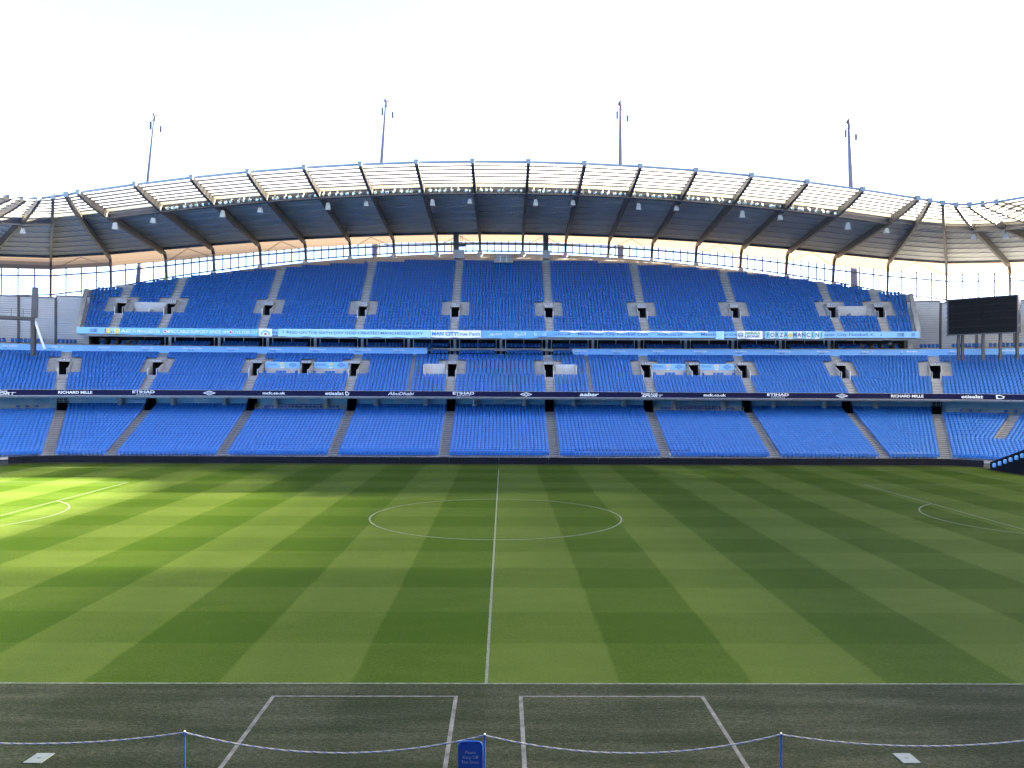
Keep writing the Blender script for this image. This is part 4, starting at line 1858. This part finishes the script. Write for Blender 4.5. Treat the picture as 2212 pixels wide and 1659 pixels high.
for k, (px, small) in enumerate(SPX):
    r = 14.5
    u = ur_at_px(px, r)
    z = zr(u, r) - (1.45 if small else 1.55)
    o = link('loudspeaker', SPK)
    o.location = R(u, r, z)
    o.rotation_euler = (0.0, 0, ang(u, r, 1.55))
    o.scale = (1, 1, 0.85 if small else 1.15)
    nth = ORD[k] if k < 10 else ORD[len(SPX) - 1 - k]
    tag(o, 'pale loudspeaker box hung under the dark roof, %s from the %s' % (nth, 'left' if k < 10 else 'right'), 'loudspeaker', 'loudspeakers under the roof')
    h = bpy.data.objects.new('hanger', GM)
    COL.objects.link(h)
    h.parent = o

# roofs of the two ends and of the stand behind the camera
def end_roof(s):
    q = MB()
    us = [71.3 + (UEND - 71.3) * k / 10 for k in range(11)]
    for ua, ub in zip(us[:-1], us[1:]):
        for r0, r1 in ((RT + 0.9 if s < 0 else 38.0, RK), (RK, RK + 3.5)):  # right deck cut back to make room for the sun-grading sheets
            q.quad(R(s * ua, r0, zr(ua, min(r0, RK))), R(s * ub, r0, zr(ub, min(r0, RK))), R(s * ub, r1, zr(ub, min(r1, RK)) - (2 if r1 > RK else 0)), R(s * ua, r1, zr(ua, min(r1, RK)) - (2 if r1 > RK else 0)))
    return q


side = thing('stadium_bowl', 'remaining stands and roof of the stadium around the near sides of the pitch', 'grandstand', (0, -YF, 0))
for s in (-1, 1):
    end_roof(s).build('deck', M_DECK, side)
    for yy in (1, -1):
        q = MB()
        us = [71.3 + (UEND - 71.3) * k / 10 for k in range(11)] if yy > 0 else []
        for ua, ub in zip(us[:-1], us[1:]):
            pts = [R(s * ua, 0, zr(ua, 0)), R(s * ub, 0, zr(ub, 0)), R(s * ub, RT + 0.9, zr(ub, RT)), R(s * ua, RT + 0.9, zr(ua, RT))]
            q.quad(*[Vector((p.x, p.y * yy, p.z)) for p in pts])
        if q.v:
            q.build('clear_panel', M_POLY if s < 0 else M_POLY2, side)
        if q.v and s > 0:  # unseen sheets invented here to fade the sun across the pitch
            for r0, r1, mm in ((RT + 0.92, 18.5, M_POLY3), (18.52, 28.0, M_POLY4), (28.02, 38.0, M_POLY5)):
                q = MB()
                for ua, ub in zip(us[1:-1], us[2:]):
                    q.quad(R(ua, r0, zr(ua, r0)), R(ub, r0, zr(ub, r0)), R(ub, r1, zr(ub, r1)), R(ua, r1, zr(ua, r1)))
                q.build('clear_panel', mm, side)
                q = MB()
                ua, ub = us[0], us[1]
                q.quad(R(ua, r0, zr(ua, r0)), R(ub, r0, zr(ub, r0)), R(ub, r1, zr(ub, r1)), R(ua, r1, zr(ua, r1)))
                q.build('clear_panel', M_POLY5, side)  # dimmer first bay, added to soften the far edge of the glow
        # unseen outer walls, carried up to the roof to shut out low sun
        q = MB()
        us = span(62.0, UEND, 3.0)
        for ua, ub in zip(us[:-1], us[1:]):
            pts = [R(s * ua, 46.3, 0), R(s * ub, 46.3, 0), R(s * ub, 46.3, zb(ub) - 1.7), R(s * ua, 46.3, zb(ua) - 1.7)]
            q.quad(*[Vector((p.x, p.y * yy, p.z)) for p in pts])
        q.build('outer_wall', M_CLAD, side)
        for nm in ('lower', 'mid'):
            T = TIERS[nm]
            q = MB()
            us = span(64.0, UEND, 3.0)
            prof = []
            for i in range(0, T['n']):
                prof += [(rr(T, i), zz(T, i) - T['h']), (rr(T, i), zz(T, i))]
            prof.append((rr(T, T['n']), zz(T, T['n'] - 1)))
            for ua, ub in zip(us[:-1], us[1:]):
                for (r0, z0), (r1, z1) in zip(prof[:-1], prof[1:]):
                    pts = [V(s * ua, r0, z0), V(s * ub, r0, z0), V(s * ub, r1, z1), V(s * ua, r1, z1)]
                    q.quad(*[Vector((p.x, p.y * yy, p.z)) for p in pts])
            q.build(nm + '_terrace', M_SEATI, side)
    # near roof
# stand behind the camera
us = span(-UEND, UEND, 3.5)
for nm, r0, r1, mm, lo, hi in (('deck', RT + 0.9, RK, M_DECK, -200, 60), ('deck', 38.0, RK, M_DECK, 60, 200), ('deck', RK, RK + 3.4, M_DECK, -200, 200),
                               ('clear_panel', 0.0, RT + 0.9, M_POLY, -200, 60), ('clear_panel', 0.0, RT + 0.9, M_POLY3, 60, 200),
                               ('clear_panel', RT + 0.92, 18.5, M_POLY4, 60, 200), ('clear_panel', 18.52, 28.0, M_POLY5, 60, 200), ('clear_panel', 28.02, 38.0, M_POLY5, 60, 200)):  # right-hand sheets invented to carry the sun fade along the near half
    q = MB()
    for ua, ub in zip(us[:-1], us[1:]):
        if not (lo <= (ua + ub) / 2 < hi):
            continue
        dz = -2 if r1 > RK else 0
        pts = [R(ua, r0, zr(ua, min(r0, RK))), R(ub, r0, zr(ub, min(r0, RK))), R(ub, r1, zr(ub, min(r1, RK)) + dz), R(ua, r1, zr(ua, min(r1, RK)) + dz)]
        q.quad(*[Vector((p.x, -p.y, p.z)) for p in pts])
    q.build(nm, mm, side)
q = MB()
for ua, ub in zip(us[:-1], us[1:]):
    pts = [R(ua, 46.3, 0), R(ub, 46.3, 0), R(ub, 46.3, zpin(ub)), R(ua, 46.3, zpin(ua))]
    q.quad(*[Vector((p.x, -p.y, p.z)) for p in pts])
q.build('outer_wall', M_CONC, side)
for nm, nn in (('lower', 24), ('mid', 15), ('upper', 28)):
    T = TIERS[nm]
    q = MB()
    us2 = span(-64, 64, 3.5) if nm != 'upper' else span(-55, 55, 3.5)
    prof = []
    dr = 3.6 if nm == 'mid' else 0.0
    for i in range(0, nn):
        prof += [(rr(T, i) + dr, zz(T, i) - T['h']), (rr(T, i) + dr, zz(T, i))]
    prof.append((rr(T, nn) + dr, zz(T, nn - 1)))
    for ua, ub in zip(us2[:-1], us2[1:]):
        for (r0, z0), (r1, z1) in zip(prof[:-1], prof[1:]):
            pts = [V(ua, r0, z0), V(ub, r0, z0), V(ub, r1, z1), V(ua, r1, z1)]
            q.quad(*[Vector((p.x, -p.y, p.z)) for p in pts])
    q.build(nm + '_terrace', M_SEATI, side)

# ------------------------------------------------------------------ masts behind the stand
def unp(xf, yf, D):
    """point at plan distance D from the camera seen at this place of the photograph"""
    F, yaw, roll = 1790.0, math.radians(0.58), math.radians(0.27)
    qx, qy = xf * 2212 / 4096 - 1106, yf * 2212 / 4096 - 829.5
    px = qx * math.cos(roll) + qy * math.sin(roll)
    py = -qx * math.sin(roll) + qy * math.cos(roll)
    xc, zc = px * D / F, -py * D / F
    return Vector((0.52 + xc * math.cos(yaw) + D * math.sin(yaw), -60.9 - xc * math.sin(yaw) + D * math.cos(yaw), 9.75 + zc))


for k, ((bx, by), (tx, ty), lab) in enumerate((((597, 719), (619, 478), 'leftmost'), ((1530, 650), (1545, 422), 'second from the left'),
                                               ((2484, 660), (2483, 436), 'third from the left'), ((3405, 749), (3396, 510), 'rightmost'))):
    b = unp(bx, by, 166.0)
    tp = unp(tx, ty, 168.0)
    dr = (tp - b)
    base = b - dr * (b.z / dr.z)
    t = thing('roof_mast', 'tall pale tapering mast rising behind the roof, %s of four' % lab, 'mast', tuple(base), 'masts behind the roof')
    q = MB()
    pts, rads = [], []
    for f, rad in ((0, 0.85), (0.45, 0.80), (0.66, 0.66), (0.86, 0.48), (1.0, 0.28)):
        pts.append(base.lerp(tp, f))
        rads.append(rad)
    q.tube(pts, rads, 14)
    m_ = q.build('shaft', M_MAST, t)
    for p in m_.data.polygons:
        p.use_smooth = True
    d = dr.normalized()
    q = MB()
    q.tube([tp + d * 0.55, tp + d * 1.1, tp + d * 2.1], [0.2, 0.62, 0.05], 4)
    q.build('pointed_cap', M_CAPG, t)
    q = MB()
    q.tube([tp - d * 0.3, tp + d * 0.6], [0.26, 0.26], 8)
    q.build('collar', M_CAPG, t)
    q = MB()
    for k2 in range(3):
        sx = -0.9 + k2 * 0.9
        q.bar(tp + d * 0.85, tp + d * 0.6 + Vector((sx, -0.6, 0.1)), 0.07, 0.07)
    q.build('spike', M_CAPG, t)
    q = MB()
    q.box(tp + Vector((-0.75, -0.2, -1.3)), (0.34, 0.3, 1.5), 0.0)
    q.bar(tp + Vector((-0.75, -0.2, -0.6)), tp + d * 0.3, 0.1, 0.1)
    q.build('side_plate', M_CAPG, t)
    q = MB()
    q.box(tp + Vector((1.35, -0.2, -2.0)), (0.42, 0.2, 1.2), 0.0)
    q.bar(tp + Vector((1.35, -0.2, -1.4)), tp + d * 0.7 + Vector((0.5, -0.2, 0)), 0.10, 0.10)
    q.build('hanging_plate', M_CAPG, t)

# ------------------------------------------------------------------ things at the back of the upper tier
for px, lad, lab in ((1822, True, 'left'), (2180, False, 'right')):
    u = u_at_px(px, 44.0, 34)
    p = V(u, 43.6, 33.0)
    t = thing('service_column', 'tall dark %s on a grey plinth between seats and roof, %s of two' % ('column with ladder' if lad else 'column', lab), 'column', tuple(p), 'dark columns under the roof')
    q = MB()
    q.box((p.x, p.y, 35.2), (0.95, 0.7, 4.6))
    q.box((p.x + 0.1, p.y, 37.2), (1.5, 1.0, 0.25))
    q.build('shaft', M_STEEL, t)
    q = MB()
    q.box((p.x + (0.5 if lad else 0.1), p.y - 0.15, 32.75), (2.0 if lad else 1.3, 1.0, 1.45))
    q.build('plinth', M_PALE, t)
    if lad:
        q = MB()
        for e in (0.75, 1.15):
            q.bar((p.x + e, p.y - 0.2, 33.4), (p.x + e, p.y - 0.2, 37.2), 0.05, 0.05)
        for k in range(11):
            q.bar((p.x + 0.75, p.y - 0.2, 33.6 + k * 0.33), (p.x + 1.15, p.y - 0.2, 33.6 + k * 0.33), 0.04, 0.04)
        q.build('ladder', M_STEEL, t)
        q = MB()
        q.box((p.x + 1.0, p.y - 0.5, 34.3), (1.1, 0.5, 0.45))
        q.box((p.x + 0.2, p.y - 0.5, 34.75), (1.9, 0.3, 0.08))
        q.tube([(p.x + 1.4, p.y - 0.7, 34.35), (p.x + 1.75, p.y - 0.7, 34.4)], [0.2, 0.24], 10)
        q.build('camera_head', M_STEEL, t)
u = u_at_px(2012, 42.5, 32)
p = V(u, 41.9, 31.2)
t = thing('viewing_pen', 'small grey meshed pen at the top centre of the upper tier', 'pen', tuple(p))
q = MB()
q.box((p.x, p.y + 0.5, 31.9), (3.2, 0.12, 1.5))
q.box((p.x, p.y, 31.15), (3.4, 1.6, 0.2))
q.build('body', M_PALE, t)
q = MB()
for k in range(12):
    a = -2.3 + 4.6 * k / 11
    q.bar((p.x + a, p.y - 0.55 - 0.25 * math.cos(a / 2.3 * 1.4), 31.9), (p.x + a, p.y - 0.55 - 0.25 * math.cos(a / 2.3 * 1.4), 32.9), 0.03, 0.03)
for zc in (31.9, 32.25, 32.6, 32.9):
    q.bar((p.x - 2.3, p.y - 0.65, zc), (p.x + 2.3, p.y - 0.65, zc), 0.03, 0.03)
q.build('mesh_rail', M_RAFT, t)
q = MB()
for e in (-0.55, 0.55):
    q.box((p.x + e, p.y - 0.9, 31.6), (0.14, 0.14, 1.0))
q.build('post', M_WFRAME, t)

# ------------------------------------------------------------------ big screen and gantry
scr = thing('video_screen', 'big blank black video screen standing at the right corner', 'screen', tuple(unp(3930, 1400, 117)))
A = unp(3790, 1342, 120.5)
B = unp(4072, 1341, 113.2)
zt = 9.75 + (unp(3790, 1198, 120.5).z - 9.75)
zbot = A.z
d = (B - A)
d.z = 0
ln = d.length
d.normalize()
nrm = Vector((d.y, -d.x, 0))
if nrm.y > 0:
    nrm = -nrm
q = MB()
c = [A.copy(), Vector((B.x, B.y, A.z)), Vector((B.x, B.y, A.z)) - nrm * 0.9, A - nrm * 0.9]
q.hexa([Vector((v.x, v.y, zbot)) for v in c] + [Vector((v.x, v.y, zt)) for v in c])
q.build('cabinet', M_STEEL, scr)
q = MB()
nxp, nzp = 8, 5
for i in range(nxp):
    for k in range(nzp):
        a0 = A + d * (0.12 + (ln - 0.24) * i / nxp)
        a1 = A + d * (0.12 + (ln - 0.24) * (i + 1) / nxp - 0.012)
        z0 = zbot + 0.12 + (zt - zbot - 0.24) * k / nzp
        z1 = zbot + 0.12 + (zt - zbot - 0.24) * (k + 1) / nzp - 0.012
        q2 = MB()
        off = nrm * 0.03
        cc = [Vector((v.x, v.y, z0)) for v in (a0 + off, a1 + off, a1 + nrm * 0.004, a0 + nrm * 0.004)]
        q2.hexa(cc + [v + Vector((0, 0, z1 - z0)) for v in cc])
        q2.build('screen_tile', M_SCREEN, scr)
for f in (0.14, 0.20, 0.5, 0.74, 0.97):
    q = MB()
    p = A + d * ln * f - nrm * 0.5
    q.bar((p.x, p.y, 13.5), (p.x, p.y, zbot + 0.1), 0.32, 0.32)
    q.build('leg', M_STEEL if f not in (0.2, 0.97) else M_RAFT, scr)
q = MB()
p = A - nrm * 0.2 - d * 0.12
for k in range(9):
    zc = zbot + (zt - zbot) * k / 8
    q.box((p.x, p.y, zc), (0.25, 0.2, 0.1))
q.bar((p.x, p.y, zbot), (p.x, p.y, zt), 0.08, 0.08)
q.build('side_ladder', M_RAFT, scr)
for k in range(8):
    q = MB()
    p = A + d * ln * (0.05 + 0.9 * k / 7) - nrm * 0.3
    q.bar((p.x, p.y, zt), (p.x, p.y, zt + 0.5 + 0.8 * (k % 3 == 1)), 0.06, 0.06)
    q.build('spike', M_STEEL, scr)

gan = thing('camera_gantry', 'grey steel gantry platform on posts at the left corner', 'gantry', tuple(unp(130, 1390, 118)))
ga = unp(-260, 1262, 112)
gb = unp(140, 1262, 119.5)
gd = (gb - ga)
gd.z = 0
gl = gd.length
gd.normalize()
gn = Vector((-gd.y, gd.x, 0))
q = MB()
c = [ga, gb, gb + gn * 2.2, ga + gn * 2.2]
q.hexa([Vector((v.x, v.y, ga.z)) for v in c] + [Vector((v.x, v.y, ga.z + 0.42)) for v in c])
q.build('deck', M_RAFT, gan)
q = MB()
for k in range(9):
    p = ga + gd * gl * k / 8
    q.bar((p.x, p.y, ga.z + 0.4), (p.x, p.y, ga.z + 1.5), 0.05, 0.05)
for zc in (0.9, 1.2, 1.5):
    q.bar((ga.x, ga.y, ga.z + zc), (gb.x, gb.y, ga.z + zc), 0.05, 0.05)
q.build('railing', M_RAFT, gan)
for f in (0.0, 0.5, 0.99):
    q = MB()
    p = ga + gd * gl * f + gn * 0.4
    q.bar((p.x, p.y, 13.5), (p.x, p.y, ga.z), 0.55, 0.55)
    q.build('leg', M_RAFT, gan)
q = MB()
p = gb + gn * 0.3
q.bar((p.x, p.y, ga.z), (p.x + 1.6, p.y - 0.2, 14.5), 0.22, 0.22)
q.build('brace', M_WFRAME, gan)
q = MB()
p = gb + gn * 0.5
q.bar((p.x, p.y, ga.z + 0.4), (p.x - 0.2, p.y + 0.6, ga.z + 4.8), 0.75, 0.6)
q.build('upper_post', mat('gantry_post', (0.10, 0.10, 0.105), 0.7), gan)

# dark corner barrier with a row of pale seats, low at the right
bar_ = thing('corner_barrier', 'sloping black barrier topped with pale round seat backs at the lower right corner', 'barrier', tuple(V(58.5, 0, 0)))
q = MB()
pa, pb = unp(3960, 1858, 97.0), unp(4140, 1795, 90.0)
for a, b in ((pa, pb),):
    c = [Vector((a.x, a.y, 0.0)), Vector((b.x, b.y, 0.0)), Vector((b.x + 0.3, b.y + 0.4, 0.0)), Vector((a.x + 0.3, a.y + 0.4, 0.0))]
    q.hexa(c + [Vector((c[0].x, c[0].y, a.z + 0.25)), Vector((c[1].x, c[1].y, b.z + 0.35)), Vector((c[2].x, c[2].y, b.z + 0.35)), Vector((c[3].x, c[3].y, a.z + 0.25))])
q.build('screen_wall', M_LED, bar_)
M_PSEAT = mat('pale_seat', (0.20, 0.45, 0.80), 0.35)
for k in range(8):
    f = (k + 0.7) / 8
    p = pa.lerp(pb, f)
    q = MB()
    q.tube([(p.x - 0.05, p.y - 0.25, p.z - 0.45), (p.x - 0.05, p.y - 0.25, p.z - 0.25), (p.x - 0.05, p.y - 0.22, p.z - 0.05), (p.x - 0.05, p.y - 0.20, p.z + 0.02)], [0.19, 0.22, 0.20, 0.1], 10)
    q.build('seat_back', M_PSEAT, bar_)

# ------------------------------------------------------------------ rope barrier and sign in the foreground
POSTS = [(-14.9, -40.1), (-7.43, -40.05), (0.09, -40.22), (7.53, -40.16), (15.0, -40.1)]
PLAB = ['outermost left of the row', 'left of the keep-off sign', 'right beside the keep-off sign', 'right of the sign', 'outermost right of the row']
for (x, y), lab in zip(POSTS, PLAB):
    t = thing('rope_post', 'slim blue metal rope post standing on the turf, ' + lab, 'post', (x, y, 0.0), 'posts of the rope barrier')
    q = MB()
    q.tube([(x, y, 0.0), (x, y, 1.0)], [0.024, 0.024], 12)
    q.build('shaft', M_BLUEPOST, t)
    q = MB()
    q.tube([(x, y, 1.0), (x, y, 1.018), (x, y, 1.03)], [0.027, 0.024, 0.012], 12)
    q.build('cap', M_WFRAME, t)
    q = MB()
    q.tube([(x, y, 0.004), (x, y, 0.02), (x, y, 0.03)], [0.16, 0.15, 0.03], 16)
    q.build('base', M_BLUEPOST, t)
    q = MB()
    q.tube([(x - 0.045, y, 0.975), (x + 0.045, y, 0.975)], [0.018, 0.018], 8)
    q.build('rope_hook', M_STEEL, t)
M_ROPEW = mat('rope_white', (0.30, 0.30, 0.28), 0.8, var=0.15, scale=30)
M_ROPEB = mat('rope_blue', (0.10, 0.13, 0.30), 0.8)
RLAB = ['far left span', 'span left of the sign', 'span right of the sign', 'far right span']
SAG = [0.27, 0.47, 0.45, 0.30]
for k in range(4):
    (xa, ya), (xb, yb) = POSTS[k], POSTS[k + 1]
    t = thing('barrier_rope', 'twisted white rope sagging between blue posts, ' + RLAB[k], 'rope', ((xa + xb) / 2, (ya + yb) / 2, 1.0 - SAG[k]), 'ropes of the barrier')
    n = 150
    cen = []
    for i in range(n + 1):
        f = i / n
        s = 4 * f * (1 - f)
        cen.append(Vector((xa + 0.03 + (xb - xa - 0.06) * f, ya + (yb - ya) * f - 0.0, 0.972 - SAG[k] * s)))
    for st, (nm, mm) in enumerate((('white_strand', M_ROPEW), ('white_strand', M_ROPEW), ('blue_strand', M_ROPEB))):
        q = MB()
        pts = []
        for i, c in enumerate(cen):
            a = i * 1.05 + st * 2 * math.pi / 3
            pts.append(c + Vector((0, math.cos(a), math.sin(a))) * 0.011)
        q.tube(pts, [0.0125] * len(pts), 6)
        q.build(nm, mm, t)

sg = thing('keep_off_sign', 'upright blue notice with rounded top asking people to keep off the grass', 'sign', (-0.26, -40.45, 0))
q = MB()
sx0, sx1, sy = -0.55, 0.035, -40.47
out = [(sx0, 0.03), (sx1, 0.03)]
rc = 0.11
zt = 0.93
for k in range(7):
    a = math.pi / 2 * k / 6
    out.append((sx1 - rc + rc * math.cos(a), zt - rc + rc * math.sin(a)))
for k in range(7):
    a = math.pi / 2 + math.pi / 2 * k / 6
    out.append((sx0 + rc + rc * math.cos(a), zt - rc + rc * math.sin(a)))
q.poly_prism([(x, sy, z) for x, z in out], (0, 0.03, 0))
q.build('panel', mat('sign_blue', (0.010, 0.055, 0.30), 0.35), sg)
q = MB()
pts = [(x, sy + 0.015, z) for x, z in out]
q.tube(pts[1:] + [pts[0]], [0.019] * len(pts), 8)
fr = q.build('frame', M_BLUEPOST, sg)
q = MB()
for e in (sx0 + 0.14, sx1 - 0.14):
    q.box((e, sy - 0.012, zt - 0.035), (0.016, 0.02, 0.05))
q.build('clip', M_DARK, sg)
q = MB()
for e in (sx0 + 0.05, sx1 - 0.05):
    q.box((e, sy + 0.02, 0.017), (0.06, 0.4, 0.026))
q.build('foot', M_BLUEPOST, sg)
for z, s in ((0.665, 'Please'), (0.545, 'Keep Off'), (0.425, 'The Grass')):
    put_text('lettering', s, 0.105, mat('faded_print', (0.20, 0.27, 0.45), 0.6), sg, (lambda zc: (lambda x, y, zz_: Vector(((sx0 + sx1) / 2 + x, sy - 0.004 - zz_, zc + y))))(z), 0.001)
for x, lab, sk in ((-11.45, 'left', 1), (11.1, 'right', -1)):
    q = MB()
    yc = -39.35
    c = [(x - 0.24 - 0.02 * sk, yc - 0.28, 0.006), (x + 0.22 - 0.02 * sk, yc - 0.28, 0.006), (x + 0.24 + 0.02 * sk, yc + 0.28, 0.006), (x - 0.22 + 0.02 * sk, yc + 0.28, 0.006)]
    q.hexa([Vector(v) for v in c] + [Vector(v) + Vector((0, 0, 0.02)) for v in c])
    t = thing('cover_plate', 'flat pale square cover plate set in the turf, lower %s' % lab, 'cover plate', (x, yc, 0), 'cover plates in the turf')
    q.build('plate', mat('plate_white', (0.12, 0.145, 0.145), 0.6, var=0.1, scale=5), t)
    q = MB()
    q.box((x, yc, 0.029), (0.10, 0.03, 0.008))
    q.build('lifting_slot', M_STEEL, t)

# ------------------------------------------------------------------ lettering to meshes
tmp = []
for T_ in TEXTS:
    c = small_text(T_[1], T_[2], T_[3], T_[6], T_[7])
    o = bpy.data.objects.new('tmp', c)
    COL.objects.link(o)
    tmp.append(o)
bpy.context.view_layer.update()
dg = bpy.context.evaluated_depsgraph_get()
for o, T_ in zip(tmp, TEXTS):
    name, body, size, m, parent, mapper, bold, shear, xs, width = T_
    me = bpy.data.meshes.new_from_object(o.evaluated_get(dg), depsgraph=dg)
    nvx = len(me.vertices)
    if nvx:
        co = np.zeros(nvx * 3)
        me.vertices.foreach_get('co', co)
        co = co.reshape(-1, 3)
        if width:
            w0 = co[:, 0].max() - co[:, 0].min()
            co[:, 0] *= width / max(w0, 1e-3)
        else:
            co[:, 0] *= xs
        new = np.array([tuple(mapper(float(x), float(y), 0.004)) for x, y, _ in co])
        me.vertices.foreach_set('co', new.astype(np.float32).ravel())
        me.update()
        if not me.materials:
            me.materials.append(m)
        link(name, me, parent)
    cu = o.data
    bpy.data.objects.remove(o)
    bpy.data.curves.remove(cu)

print('seats', N, 'front', len(FRONT), 'tris', sum(len(m.loop_triangles) if m.loop_triangles else 0 for m in bpy.data.meshes))
